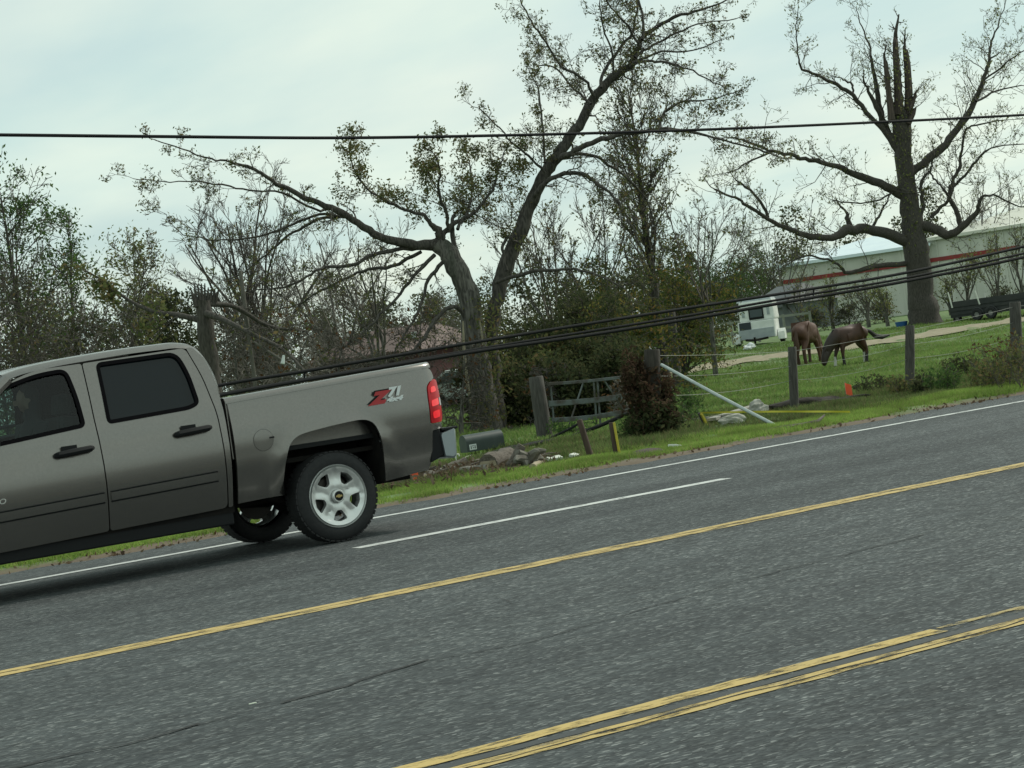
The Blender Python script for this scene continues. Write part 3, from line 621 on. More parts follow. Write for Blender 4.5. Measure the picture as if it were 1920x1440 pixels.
# ------------------------------------------------------------------ trees
class Tree:
    def __init__(s, seed): s.big = []; s.tw = []; s.lv = []; s.rng = random.Random(seed)
    def leafs(s, p, n, spread, size):
        r = s.rng
        for _ in range(n): s.lv.append((p.x+r.gauss(0, spread), p.y+r.gauss(0, spread), p.z+r.gauss(0, spread*.8), size*r.uniform(.6, 1.3)))
def tubes_np(polys, sides):
    groups = {}
    for pts, rad in polys: groups.setdefault(len(pts), []).append((pts, rad))
    VV = []; FF = []; off = 0; ang = np.arange(sides)*2*np.pi/sides; ca, sa = np.cos(ang), np.sin(ang)
    for n, g in groups.items():
        P = np.array([[tuple(q) for q in a] for a, _ in g]); Rr = np.array([b for _, b in g]); m_ = len(g)
        T = np.empty_like(P); T[:, 1:-1] = P[:, 2:]-P[:, :-2]; T[:, 0] = P[:, 1]-P[:, 0]; T[:, -1] = P[:, -1]-P[:, -2]
        T /= np.linalg.norm(T, axis=2, keepdims=True)+1e-9
        main = P[:, -1]-P[:, 0]; ref = np.where((np.abs(main[:, 2]) > .8*np.linalg.norm(main, axis=1))[:, None], np.array([[1., 0, 0]]), np.array([[0, 0, 1.]]))
        U = np.cross(T, ref[:, None, :]); U /= np.linalg.norm(U, axis=2, keepdims=True)+1e-9; W = np.cross(T, U)
        Vt = P[:, :, None, :]+(U[:, :, None, :]*ca[None, None, :, None]+W[:, :, None, :]*sa[None, None, :, None])*Rr[:, :, None, None]
        VV.append(Vt.reshape(-1, 3)); base = (np.arange(m_)*n*sides)[:, None, None]; i = np.arange(n-1)[None, :, None]*sides; k = np.arange(sides)[None, None, :]; k2 = (k+1) % sides
        q = np.stack([base+i+k, base+i+k2, base+i+sides+k2, base+i+sides+k], -1).reshape(-1, 4)+off
        FF.append(q); off += m_*n*sides
    return np.concatenate(VV), np.concatenate(FF)
def leaves_np(lv, seed=0, aspect=.45, flat=.0):
    A = np.array(lv); rng = np.random.default_rng(seed); n = len(A)
    d = rng.normal(size=(n, 3)); d[:, 2] -= .3; d /= np.linalg.norm(d, axis=1, keepdims=True)
    e = rng.normal(size=(n, 3)); e -= d*(e*d).sum(1, keepdims=True); e /= np.linalg.norm(e, axis=1, keepdims=True)
    c = A[:, :3]; s_ = A[:, 3:4]; nrm = np.cross(d, e)
    v = np.stack([c-d*s_*.5, c+e*s_*aspect*.5+nrm*s_*.06, c+d*s_*.5, c-e*s_*aspect*.5+nrm*s_*.06], 1).reshape(-1, 3)
    i = np.arange(n)*4; f = np.stack([i, i+1, i+2, i+3], -1); return v, f
def grow(T, p, d, Ln, r, lv, c):
    rng = T.rng; n = c['seg']; pts = [p]; rad = [r]; st = Ln/n; wob = c['wob']; trop = c['trop']; ds = []; e = r*c.get('end', .3)
    for i in range(n):
        d = V((d.x+rng.gauss(0, wob), d.y+rng.gauss(0, wob), d.z+rng.gauss(0, wob)+trop)).normalized(); p = p+d*st; pts.append(p); rad.append(max(r+(e-r)*(i+1)/n, c['rmin'])); ds.append(d)
    (T.big if r > c.get('big', .05) else T.tw).append((pts, rad))
    if lv > 0:
        nk = c['kids'][lv-1]; nk = max(1, int(round(nk*rng.uniform(.7, 1.3))))
        for k in range(nk):
            t = c.get('t0', .2)+(1-c.get('t0', .2))*(k+rng.random())/nk; i = min(int(t*n), n-1); q = pts[i].lerp(pts[i+1], t*n-i); dd = ds[i]
            pr = V((rng.gauss(0, 1), rng.gauss(0, 1), rng.gauss(0, 1))); pr = (pr-dd*pr.dot(dd)).normalized(); a = R_(rng.uniform(*c['ang']))
            grow(T, q, dd*math.cos(a)+pr*math.sin(a), Ln*c['ratio']*rng.uniform(.65, 1.2)*(1.15-.5*t), max(rad[i]*.6, c['rmin']), lv-1, c)
    if lv <= c.get('leaflv', 0) and c.get('leaf', 0) > 0:
        for q in pts[1:]:
            if rng.random() < c['leaf']: T.leafs(q, c['nl'], c['ls'], c['lsize'])
BARK = mat('bark_grey', (.045, .042, .037), (.15, .142, .126), scale=7, rough=.95, bump=1.0, stretch=(3, 3, .55), c3=(.05, .058, .042), s3=.60, lo=.38, hi=.62)
BARKM = mat('bark_mid', (.034, .031, .027), (.088, .080, .070), scale=8, rough=.95, bump=1.0, stretch=(3, 3, .6), lo=.38, hi=.62)
BARKD = mat('bark_dark', (.034, .030, .026), (.078, .070, .060), scale=9, rough=.95, bump=.8, stretch=(3, 3, .7))
TWIG = mat('twig', (.065, .058, .050), (.10, .09, .076), scale=5, rough=.95)
TWIGP = mat('twig_pale', (.12, .11, .094), (.18, .165, .14), scale=5, rough=.95)
LEAF_OLIVE = mat('leaf_olive', (.06, .07, .03), island=[(0.074, 0.100, 0.040), (0.118, 0.140, 0.054), (0.157, 0.162, 0.068), (0.180, 0.132, 0.068)])
LEAF_DARK = mat('leaf_dark', (.03, .05, .02), island=[(0.041, 0.054, 0.029), (0.058, 0.072, 0.036), (0.077, 0.089, 0.042), (0.102, 0.098, 0.050)])
LEAF_GREEN = mat('leaf_green', (.05, .08, .03), island=[(0.046, 0.088, 0.032), (0.078, 0.134, 0.046), (0.115, 0.180, 0.055)])
LEAF_SPROUT = mat('leaf_sprout', (.09, .11, .04), island=[(0.121, 0.146, 0.054), (0.171, 0.203, 0.073), (0.224, 0.212, 0.086)])
LEAF_YEL = mat('leaf_yellowish', (.09, .085, .03), island=[(0.057, 0.081, 0.029), (0.057, 0.086, 0.032), (0.062, 0.087, 0.029), (0.115, 0.129, 0.038), (0.199, 0.177, 0.046), (0.208, 0.129, 0.051)])
LEAF_VINE = mat('leaf_vine', (.1, .06, .03), island=[(.050, .034, .024), (.085, .050, .034), (.045, .045, .026), (.11, .075, .05)])
LEAF_DRY = mat('leaf_dry', (.1, .06, .03), island=[(0.090, 0.050, 0.026), (0.132, 0.074, 0.038), (0.072, 0.054, 0.031)])
def finish(T, root, barkm, twigm, leafm, sides=9, lname='crown', seed=0, aspect=.45, tname='trunk'):
    if T.big:
        v, f = tubes_np(T.big, sides); npmesh(tname, v, f, barkm, root, smooth=True)
    if T.tw:
        v, f = tubes_np(T.tw, 3); npmesh('branches', v, f, twigm, root)
    if T.lv:
        v, f = leaves_np(T.lv, seed, aspect); npmesh(lname, v, f, leafm, root)
def limb(T, pts, depth, dd=0.0, k=4, wob=.0, sprout=None, every=.4, c=None, lv=2, Lf=(.6, 1.4), start=0.0, updir=0.0, tipscale=1.0, wscale=1.0):
    """a traced limb: (x, y, width) pixels at a depth that drifts by dd metres towards its end"""
    n = len(pts); raw = []
    for i, (x, y, w_) in enumerate(pts):
        D = depth+dd*(i/(n-1)); p = atd(x, y, D); raw.append((p.x, p.y, p.z, w_*wscale/2*D/FPX))
    sm = smoothline(raw, k); rng = T.rng; P = []; Rr = []
    for i, q in enumerate(sm):
        j = 0 if i in (0, len(sm)-1) else wob
        P.append(V((q[0]+rng.gauss(0, j), q[1]+rng.gauss(0, j), q[2]+rng.gauss(0, j)))); Rr.append(max(q[3]*rng.uniform(.93, 1.07), .006))
    T.big.append((P, Rr))
    if sprout:
        acc = 0; tot = sum((P[i+1]-P[i]).length for i in range(len(P)-1)); run = 0
        for i in range(len(P)-1):
            sgl = (P[i+1]-P[i]).length; run += sgl; acc += sgl
            while acc > every:
                acc -= every*rng.uniform(.6, 1.4)
                if run/tot < start: continue
                d = (P[i+1]-P[i]).normalized(); pr = V((rng.gauss(0, 1), rng.gauss(0, 1), rng.gauss(0, 1)+updir)); pr = (pr-d*pr.dot(d)).normalized()
                a = R_(rng.uniform(*c['ang'])); t = run/tot
                grow(T, P[i].copy(), d*math.cos(a)+pr*math.sin(a), rng.uniform(*Lf)*(1-.45*t*tipscale), min(max(Rr[i]*.4, c['rmin']), .03), lv, c)
        d = (P[-1]-P[-2]).normalized(); grow(T, P[-1].copy(), d, rng.uniform(*Lf)*.7, max(Rr[-1]*.9, c['rmin']), lv, c)

# -- the forked tree with the long limbs
D1 = 42.5
gb = G(915, 806)
T = Tree(11)
C1 = dict(seg=4, wob=.26, trop=.05, rmin=.0042, kids=[5, 6], ang=(30, 75), ratio=.55, leaf=.075, nl=4, ls=.055, lsize=.075, leaflv=0)
C1L = dict(C1, leaf=.34, nl=5, ls=.085, lsize=.078)
C1M = dict(C1, leaf=.11, nl=4, ls=.06, lsize=.075)
S = dict(sprout=True, c=C1)
limb(T, [(916, 826, 84), (911, 795, 64), (905, 745, 52), (896, 690, 47), (888, 630, 45), (880, 565, 42), (866, 525, 39), (842, 478, 37), (818, 455, 33)], D1, 0, wob=.01); T1low = T.big[:]; T.big.clear()
limb(T, [(938, 826, 50), (930, 770, 42), (923, 690, 36), (922, 620, 34), (932, 560, 34), (946, 510, 38), (965, 460, 36), (985, 410, 33), (1000, 370, 31), (1020, 330, 30), (1040, 300, 30), (1060, 270, 26), (1085, 235, 24), (1105, 200, 23), (1125, 170, 22), (1150, 145, 20), (1180, 125, 18), (1195, 95, 14), (1205, 70, 12), (1240, 45, 9), (1290, 25, 7), (1340, 10, 4), (1385, -12, 3)], D1+.2, 1.5, wob=.015, sprout=True, c=C1, every=.38, start=.45, Lf=(.5, 1.2), wscale=.80)
LL = [
 ([(822, 457, 36), (770, 458, 27), (730, 450, 24), (690, 432, 22), (650, 405, 20), (610, 385, 17), (560, 365, 14), (520, 345, 12), (490, 325, 10), (463, 312, 9), (430, 302, 7), (395, 298, 5), (340, 278, 4), (290, 262, 3)], -2.0, C1, .30, .25, (.4, 1.0)),
 ([(620, 390, 9), (590, 392, 7), (530, 362, 6), (480, 358, 5), (430, 350, 5), (370, 340, 4), (300, 340, 3), (250, 335, 2)], -2.6, C1, .3, .25, (.4, .9)),
 ([(655, 408, 9), (600, 402, 8), (550, 420, 7), (500, 440, 6), (440, 450, 5), (390, 448, 4), (345, 440, 3), (318, 415, 2), (308, 400, 2)], -1.0, C1, .32, .2, (.3, .8)),
 ([(640, 405, 9), (605, 408, 9), (570, 425, 8), (530, 450, 7), (490, 485, 5), (450, 515, 4), (420, 525, 3)], 0.6, C1, .35, .2, (.3, .8)),
 ([(800, 464, 14), (745, 468, 12), (700, 478, 11), (660, 497, 10), (610, 500, 9), (575, 520, 7), (535, 538, 6), (480, 545, 4), (430, 560, 3)], -1.5, C1, .32, .15, (.4, 1.0)),
 ([(790, 472, 11), (735, 500, 10), (690, 505, 9), (650, 522, 7), (600, 545, 6), (560, 572, 4), (520, 580, 3)], 1.5, C1, .32, .15, (.4, 1.0)),
 ([(815, 478, 12), (775, 520, 10), (742, 560, 8), (705, 600, 7), (660, 640, 5), (630, 660, 3)], -2, C1, .32, .1, (.4, .9)),
 ([(832, 490, 12), (803, 525, 10), (792, 565, 8), (772, 605, 6), (745, 650, 5), (735, 670, 3)], -1, C1, .32, .1, (.4, .9)),
 ([(822, 462, 32), (826, 440, 28), (812, 424, 16), (795, 405, 11), (760, 393, 9), (720, 375, 8), (690, 355, 6), (666, 320, 4), (655, 285, 3)], -.8, C1L, .24, .3, (.5, 1.2)),
 ([(830, 440, 16), (850, 420, 14), (880, 405, 11), (905, 380, 9), (925, 350, 7), (935, 315, 5), (945, 285, 4)], .8, C1L, .17, .3, (.5, 1.3)),
 ([(840, 435, 12), (838, 400, 10), (822, 360, 8), (825, 320, 6), (815, 290, 4)], -.9, C1L, .2, .35, (.5, 1.2)),
 ([(858, 430, 10), (880, 390, 8), (885, 345, 6), (880, 305, 4)], 1.4, C1L, .2, .35, (.5, 1.2)),
 ([(874, 540, 18), (858, 500, 15), (852, 460, 14), (848, 430, 13), (850, 405, 9)], .3, C1, .5, .3, (.3, .7)),
 ([(1000, 372, 16), (1020, 345, 14), (1050, 328, 13), (1085, 325, 12), (1115, 340, 10), (1150, 370, 8), (1172, 402, 6), (1190, 435, 4), (1198, 475, 3)], -1.5, C1, .25, .2, (.4, 1.1)),
 ([(1050, 296, 18), (1078, 283, 16), (1110, 268, 15), (1150, 255, 14), (1200, 247, 12), (1250, 243, 11), (1310, 250, 8), (1360, 265, 6), (1420, 280, 5), (1455, 292, 3)], -1.2, C1M, .22, .25, (.4, 1.2)),
 ([(1235, 245, 10), (1240, 222, 9), (1258, 200, 7), (1290, 190, 5), (1340, 185, 4), (1385, 170, 3)], 1.0, C1M, .16, .1, (.4, 1.0)),
 ([(1055, 290, 11), (1110, 290, 9), (1140, 310, 8), (1170, 330, 7), (1210, 370, 5), (1225, 420, 4), (1235, 450, 3)], 1.4, C1, .25, .2, (.4, 1.0)),
 ([(1182, 125, 10), (1210, 115, 8), (1250, 118, 7), (1290, 130, 5), (1330, 150, 4), (1356, 162, 3)], -1.4, C1, .25, .15, (.4, 1.0)),
 ([(1190, 108, 9), (1225, 85, 7), (1270, 62, 6), (1320, 42, 4), (1380, 35, 3)], 1.6, C1, .25, .1, (.4, 1.0)),
 ([(1112, 178, 10), (1095, 150, 8), (1055, 125, 7), (1022, 80, 6), (998, 40, 5), (975, 0, 4), (965, -40, 3)], -1.6, C1M, .2, .1, (.4, 1.0)),
 ([(1127, 165, 10), (1130, 135, 9), (1160, 95, 8), (1185, 60, 7), (1195, 10, 6), (1190, -40, 4)], 1.2, C1M, .24, .15, (.4, 1.0)),
 ([(1204, 75, 10), (1207, 35, 8), (1195, 0, 7), (1180, -50, 4)], .4, C1M, .24, .1, (.5, 1.2)),
 ([(1200, 85, 8), (1170, 40, 6), (1140, 5, 5), (1120, -40, 3)], -1, C1M, .24, .1, (.5, 1.1)),
 ([(1023, 325, 8), (992, 292, 7), (960, 268, 5), (930, 232, 4), (898, 203, 3)], -1.2, C1M, .2, .1, (.3, .9)),
 ([(1022, 305, 7), (1018, 245, 6), (1010, 175, 5), (992, 132, 3)], 1.4, C1M, .2, .1, (.4, 1.0)),
 ([(1108, 195, 8), (1070, 160, 6), (1040, 128, 5), (1000, 120, 3)], 1.6, C1M, .2, .1, (.4, .9)),
 ([(1150, 143, 8), (1148, 100, 6), (1130, 50, 5), (1125, 0, 3)], -.6, C1M, .22, .1, (.5, 1.1)),
 ([(1185, 118, 8), (1240, 98, 6), (1300, 95, 4), (1350, 75, 3)], .6, C1, .25, .1, (.4, 1.0)),
 ([(884, 612, 16), (860, 578, 13), (838, 580, 12), (815, 600, 11), (795, 635, 9), (770, 660, 7), (745, 672, 5)], -1.5, C1, .5, .2, (.3, .7)),
 ([(950, 508, 10), (945, 480, 9), (943, 458, 9), (955, 445, 9), (962, 452, 8)], .2, C1, .8, .5, (.2, .4)),
 ([(930, 530, 9), (985, 512, 11), (1040, 505, 9), (1090, 507, 7), (1130, 520, 5), (1170, 540, 3)], -2.0, C1, .4, .2, (.4, .9)),
]
for pts, dd, c, ev, stt, Lf in LL: limb(T, pts, D1 if pts[0][0] < 930 else D1+.5*(pts[0][0]-930)/200, dd, wob=.012, sprout=True, c=c, every=ev, start=stt, Lf=(Lf[0], Lf[1]*1.15), wscale=.66)
for k in range(420):                                        # ivy on the lower stems
    y = T.rng.uniform(560, 800); x = (906 if k % 3 else 932)+T.rng.gauss(0, 13)+(8 if y > 650 else 0); T.leafs(atd(x, y, D1-T.rng.uniform(-.2, .55)), 3, .08, .10)
tree1 = tag(empty('forked_tree', (gb.x, gb.y, 0)), 'big storm-damaged forked tree with long dark limbs behind the pickup tailgate', 'tree')
def rel(T, o):
    for L_ in (T.big, T.tw):
        for i, (P, r) in enumerate(L_): L_[i] = ([p-o for p in P], r)
    T.lv[:] = [(a-o.x, b_-o.y, c_-o.z, s_) for a, b_, c_, s_ in T.lv]
rel(T, tree1.location.copy()); finish(T, tree1, BARKM, TWIG, LEAF_OLIVE, 10, seed=1, tname='limbs')
v, f = tubes_np([([p-tree1.location for p in P], r) for P, r in T1low], 14); npmesh('trunk', v, f, BARK, tree1, smooth=True)
# torn pale wood on the trunk
b = MB(); o = tree1.location
for pts in ([(868, 602, 3), (870, 660, 6), (876, 720, 8), (884, 765, 3)], [(900, 604, 2), (904, 630, 4), (906, 660, 2)]):
    P = [atd(x, y, D1-.5)-o for x, y, _ in pts]; b.tube(P, [w_/2*D1/FPX for *_, w_ in pts], 6)
b.build('torn_wood', mat('torn_wood', (.30, .27, .19), (.20, .175, .12), scale=6, rough=.9, stretch=(4, 4, .5)), tree1)

# -- the broken tree in the pasture
gb2 = G(1735, 608); D2 = depth_of(gb2)
T = Tree(22)
C2 = dict(seg=4, wob=.2, trop=.10, rmin=.008, kids=[4, 4], ang=(30, 75), ratio=.52, leaf=.26, nl=1, ls=.10, lsize=.13, leaflv=1)
tr2 = [
 ([(1737, 622, 74), (1734, 600, 62), (1728, 560, 52), (1722, 510, 48), (1715, 460, 46), (1710, 420, 41), (1703, 370, 37), (1698, 320, 35), (1692, 270, 34), (1691, 235, 34), (1686, 195, 18), (1683, 150, 12), (1681, 110, 10), (1679, 74, 9)], 0, .5, .5),
 ([(1699, 245, 20), (1703, 200, 15), (1702, 140, 13), (1696, 92, 10)], .5, 1.2, .4), ([(1684, 240, 18), (1670, 190, 12), (1663, 130, 9), (1658, 100, 6)], -.6, 1.0, .4),
 ([(1678, 275, 22), (1655, 225, 18), (1644, 165, 13), (1634, 112, 7), (1628, 82, 5), (1612, 40, 3), (1605, 15, 2)], 1, .9, .3), ([(1662, 235, 16), (1642, 202, 13), (1626, 165, 8), (1619, 146, 4)], -1, 1, .4),
 ([(1700, 215, 14), (1712, 188, 10), (1716, 176, 4)], .3, 3, .9), ([(1700, 230, 14), (1710, 213, 8), (1715, 203, 3)], -.3, 3, .9),
 ([(1692, 295, 16), (1662, 252, 15), (1632, 220, 13), (1600, 180, 12), (1570, 160, 10), (1530, 140, 8), (1505, 130, 7), (1497, 110, 5), (1492, 60, 3), (1497, 12, 2)], -2.5, .55, .25),
 ([(1600, 182, 7), (1598, 160, 6), (1590, 155, 5), (1570, 145, 3)], .5, .8, .2),
 ([(1695, 368, 26), (1650, 345, 23), (1600, 325, 18), (1560, 310, 14), (1520, 300, 12), (1480, 290, 10), (1440, 280, 8), (1400, 265, 7), (1372, 258, 5)], -4, .55, .2), ([(1448, 284, 6), (1412, 300, 5), (1372, 322, 3)], -1, .6, .1),
 ([(1705, 455, 32), (1660, 437, 29), (1620, 430, 27), (1590, 432, 27), (1560, 445, 20), (1520, 442, 18), (1480, 430, 14), (1440, 410, 11), (1400, 385, 9), (1380, 370, 7), (1340, 355, 5)], -5, .55, .2), ([(1440, 408, 9), (1422, 372, 8), (1392, 346, 6), (1380, 338, 4)], -1, .6, .1),
 ([(1592, 436, 22), (1590, 412, 14), (1588, 400, 8)], 0, 1, .5), ([(1635, 430, 9), (1648, 405, 7), (1660, 382, 5), (1672, 362, 3)], 1, .8, .2),
 ([(1708, 495, 14), (1660, 497, 14), (1620, 505, 13), (1590, 512, 10), (1570, 495, 7), (1545, 485, 6), (1510, 480, 5), (1475, 497, 3)], -4, .8, .2),
 ([(1708, 325, 24), (1750, 290, 23), (1780, 260, 20), (1810, 220, 18), (1830, 185, 15), (1845, 145, 12), (1855, 110, 9), (1857, 85, 7), (1870, 50, 4), (1885, 5, 2)], 3, .5, .2), ([(1855, 112, 6), (1872, 100, 4)], 0, 2, .5),
 ([(1718, 420, 28), (1755, 430, 28), (1780, 440, 24), (1805, 425, 20), (1830, 400, 14), (1838, 375, 9), (1862, 365, 6), (1905, 385, 4), (1940, 392, 3)], -2, .6, .2),
 ([(1800, 428, 16), (1795, 400, 14), (1780, 370, 12), (1785, 345, 10), (1800, 310, 9), (1802, 280, 7), (1812, 245, 6), (1828, 235, 5), (1885, 225, 3)], 1, .5, .15),
 ([(1784, 352, 8), (1810, 330, 7), (1830, 300, 6), (1870, 275, 4), (1918, 270, 3)], -2, .5, .1), ([(1722, 420, 12), (1730, 380, 11), (1727, 345, 9), (1745, 315, 6), (1752, 290, 4)], -1, .6, .2),
 ([(1782, 372, 8), (1762, 348, 6), (1748, 330, 5), (1740, 318, 4)], 1, .8, .2), ([(1745, 408, 12), (1770, 385, 9), (1782, 368, 8)], -.5, .8, .3),
 ([(1830, 190, 7), (1870, 170, 5), (1915, 160, 3)], 2, .5, .1), ([(1845, 150, 6), (1885, 120, 4), (1920, 95, 3)], -2, .5, .1), ([(1690, 345, 6), (1650, 375, 5), (1600, 380, 4), (1560, 375, 3)], -2, .6, .1)]
for pts, dd, ev, stt in tr2: limb(T, pts, D2, dd, wob=.03, sprout=True, c=C2, every=ev*.72, start=stt, Lf=(.8, 2.4), updir=.5, tipscale=.4, wscale=1 if pts[0][2] > 60 else .68)
for q in range(500):                                        # moss and sprouts that cling to the stem
    y = T.rng.uniform(90, 480); x = np.interp(y, [90, 230, 320, 480], [1685, 1690, 1698, 1717])+T.rng.gauss(0, 9)
    T.leafs(atd(x, y, D2-T.rng.uniform(.2, .7)), 1, .12, .16)
STUBS = [([(1685, 215, 17), (1683, 160, 14), (1680, 110, 12), (1679, 80, 11), (1677, 70, 3)], 0), ([(1703, 222, 18), (1704, 170, 15), (1701, 120, 13), (1698, 98, 11), (1694, 86, 3)], .4), ([(1672, 225, 14), (1667, 180, 11), (1662, 135, 9), (1657, 104, 3)], -.5), ([(1702, 215, 12), (1712, 190, 9), (1718, 172, 3)], .2), ([(1703, 232, 12), (1713, 213, 8), (1718, 200, 2)], -.2)]
tree2 = tag(empty('broken_tree', (gb2.x, gb2.y, 0)), 'large broken-topped tree with snapped stubs standing behind the horses', 'tree')
rel(T, tree2.location.copy()); finish(T, tree2, BARKD, TWIG, LEAF_SPROUT, 10, seed=2)
for pts, dd in STUBS:                                       # snapped, barkless tops
    b = MB(); b.tube([atd(x, y, D2-.25+dd)-tree2.location for x, y, _ in pts], [w_/2*D2/FPX for *_, w_ in pts], 7); b.build('snapped_stub', mat('snapped_wood', (.040, .032, .028), (.095, .072, .060), scale=5, rough=.95, bump=.8, stretch=(4, 4, .4)), tree2)

# -- generic trees
def vase_tree(name, label, base, H, seed, stems, spread, c, barkm, twigm, leafm, r0=.14, stemlen=.75, lv=3, group=None, trunk_h=.12, aspect=.45):
    T = Tree(seed); rng = T.rng; o = V((0, 0, 0)); top = V((rng.uniform(-.1, .1), rng.uniform(-.1, .1), H*trunk_h))
    T.big.append(([o-V((0, 0, .3)), o.lerp(top, .5), top], [r0*1.35, r0*1.05, r0]))
    for k in range(stems):
        a = 2*math.pi*(k+rng.random()*.7)/stems; sprd = spread*rng.uniform(.35, 1.0); d = V((math.cos(a)*sprd, math.sin(a)*sprd, 1)).normalized()
        grow(T, top-V((0, 0, .05)), d, H*stemlen*rng.uniform(.75, 1.1), r0*rng.uniform(.45, .7), lv, c)
    root = tag(empty(name, base), label, 'tree', group); finish(T, root, barkm, twigm, leafm, 7, seed=seed, aspect=aspect); return root
def spire_tree(name, label, base, H, seed, c, barkm, twigm, leafm, r0=.12, nb=26, blen=.3, bang=(40, 70), start=.25, lean=(0, 0), lv=2, group=None, cat='tree', taper=.6, aspect=.45):
    T = Tree(seed); rng = T.rng; P = []; n = 9
    for i in range(n+1):
        t = i/n; P.append(V((lean[0]*t*H+rng.gauss(0, .02*H*.3)*t, lean[1]*t*H+rng.gauss(0, .02*H*.3)*t, H*t*.92-(.25 if i == 0 else 0))))
    T.big.append((P, [max(r0*(1-.88*i/n), .012) for i in range(n+1)]))
    for k in range(nb):
        t = start+(1-start)*(k+rng.random())/nb; i = min(int(t*n), n-1); q = P[i].lerp(P[i+1], t*n-i); a = rng.uniform(0, 2*math.pi); an = R_(rng.uniform(*bang))
        d = V((math.cos(a)*math.sin(an), math.sin(a)*math.sin(an), math.cos(an)))
        grow(T, q, d, H*blen*rng.uniform(.6, 1.15)*(1-taper*(t-start)/(1-start)), max(r0*.35*(1-t*.7), c['rmin']), lv, c)
    root = tag(empty(name, base), label, cat, group); finish(T, root, barkm, twigm, leafm, 7, seed=seed, aspect=aspect); return root
def base_at(x, depth, y=None):
    """ground point seen in column x (at the horizon row) at a depth"""
    p = atd(x, 800-.1361*x if y is None else y, depth); return V((p.x, p.y, gzf(p.x, p.y)))
def height_to(x, ytop, base):
    p = atd(x, ytop, depth_of(base)); return p.z-base.z
CB = dict(seg=6, wob=.13, trop=.03, rmin=.007, kids=[5, 5, 4], ang=(18, 42), ratio=.52, leaf=0, t0=.15)
# fan-shaped bare tree left of centre
bb = base_at(505, 62); T0 = vase_tree('bare_tree', 'fan-shaped bare tree with many thin stems behind the truck bed', bb, height_to(500, 375, bb)*1.02, 31, 13, .62, dict(CB, kids=[8, 7, 5], ratio=.46), BARKM, TWIG, LEAF_OLIVE, r0=.12, trunk_h=.22)
# leafy tree on the left edge
CLf = dict(seg=4, wob=.16, trop=.05, rmin=.008, kids=[5, 5], ang=(25, 60), ratio=.55, leaf=.55, nl=5, ls=.16, lsize=.16, leaflv=1)
bb = base_at(62, 50); spire_tree('leafy_tree', 'tall green leafy tree at the left edge above the truck cab', bb, height_to(60, 318, bb), 41, dict(CLf, leaf=.17, nl=4, ls=.12, lsize=.12), BARKD, TWIG, LEAF_GREEN, r0=.15, nb=44, blen=.30, start=.16, taper=.45, bang=(30, 62))
bb = base_at(-40, 47); spire_tree('leafy_tree', 'thin-topped leafy tree cut off by the left picture edge', bb, height_to(10, 300, bb), 42, dict(CLf, leaf=.08, nl=3, lsize=.12), BARKD, TWIG, LEAF_GREEN, r0=.13, nb=34, blen=.28, start=.2, taper=.5, bang=(20, 50))
bb = base_at(150, 53); spire_tree('leafy_tree', 'small leafy tree right of the tall green tree on the left', bb, height_to(170, 372, bb), 43, dict(CLf, leaf=.17, nl=4, lsize=.12), BARKD, TWIG, LEAF_GREEN, r0=.1, nb=30, blen=.24, start=.2, taper=.5, bang=(20, 45), lean=(.05, 0))
bb = base_at(195, 56); spire_tree('slender_tree', 'slender leaning tree with sparse leaves between the cab roof and sky', bb, height_to(285, 445, bb), 44, dict(CLf, leaf=.12, nl=3, lsize=.12), BARKD, TWIG, LEAF_OLIVE, r0=.09, nb=24, blen=.3, start=.25, lean=(.25, -.1), bang=(20, 55))
bb = base_at(255, 58); spire_tree('slender_tree', 'wispy pale tree behind the truck cab roof', bb, height_to(260, 440, bb), 45, dict(CLf, leaf=.2, nl=3, lsize=.12), BARK, TWIGP, LEAF_SPROUT, r0=.07, nb=26, blen=.3, start=.3, lean=(.08, 0), bang=(20, 50))
# slim trees behind the fork
CS = dict(seg=6, wob=.15, trop=.06, rmin=.007, kids=[6, 6], ang=(15, 40), ratio=.5, leaf=.10, nl=2, ls=.12, lsize=.12, leaflv=0)
bb = base_at(1238, 56); spire_tree('slim_tree', 'tall slim tree with upright brushy top right of the forked tree', bb, height_to(1240, 150, bb), 51, dict(CS, leaf=.12), BARKD, TWIG, LEAF_OLIVE, r0=.17, nb=54, blen=.22, start=.3, bang=(12, 38), taper=.1)
bb = base_at(1035, 58); vase_tree('bare_tree', 'thin bare branching tree seen below the leaning fork', bb, height_to(1035, 370, bb), 52, 6, .55, dict(CS, kids=[6, 5, 4], leaf=.05), BARK, TWIG, LEAF_OLIVE, r0=.08, trunk_h=.35, stemlen=.62)
bb = base_at(1135, 60); vase_tree('bare_tree', 'bare many-stemmed tree between the fork and the slim tree', bb, height_to(1135, 330, bb), 53, 6, .4, dict(CS, kids=[6, 5, 4], leaf=.06), BARK, TWIG, LEAF_OLIVE, r0=.08, trunk_h=.3, stemlen=.66)
bb = base_at(1330, 66); vase_tree('bare_tree', 'bare thin tree above the dark evergreens beside the broken tree', bb, height_to(1330, 340, bb), 54, 6, .5, dict(CS, kids=[6, 5, 4], leaf=.04), BARK, TWIG, LEAF_OLIVE, r0=.08, trunk_h=.3, stemlen=.66)
bb = base_at(720, 64); vase_tree('bare_tree', 'bare twiggy tree under the long left limb', bb, height_to(720, 430, bb), 55, 7, .6, dict(CS, kids=[6, 5, 4], leaf=.05), BARK, TWIG, LEAF_OLIVE, r0=.1, trunk_h=.2, stemlen=.75)
bb = base_at(640, 70); vase_tree('bare_tree', 'pale bare tree behind the red barn roof', bb, height_to(640, 420, bb), 56, 7, .6, dict(CS, kids=[6, 5, 4], leaf=.0), BARK, TWIGP, LEAF_OLIVE, r0=.1, trunk_h=.2, stemlen=.75)
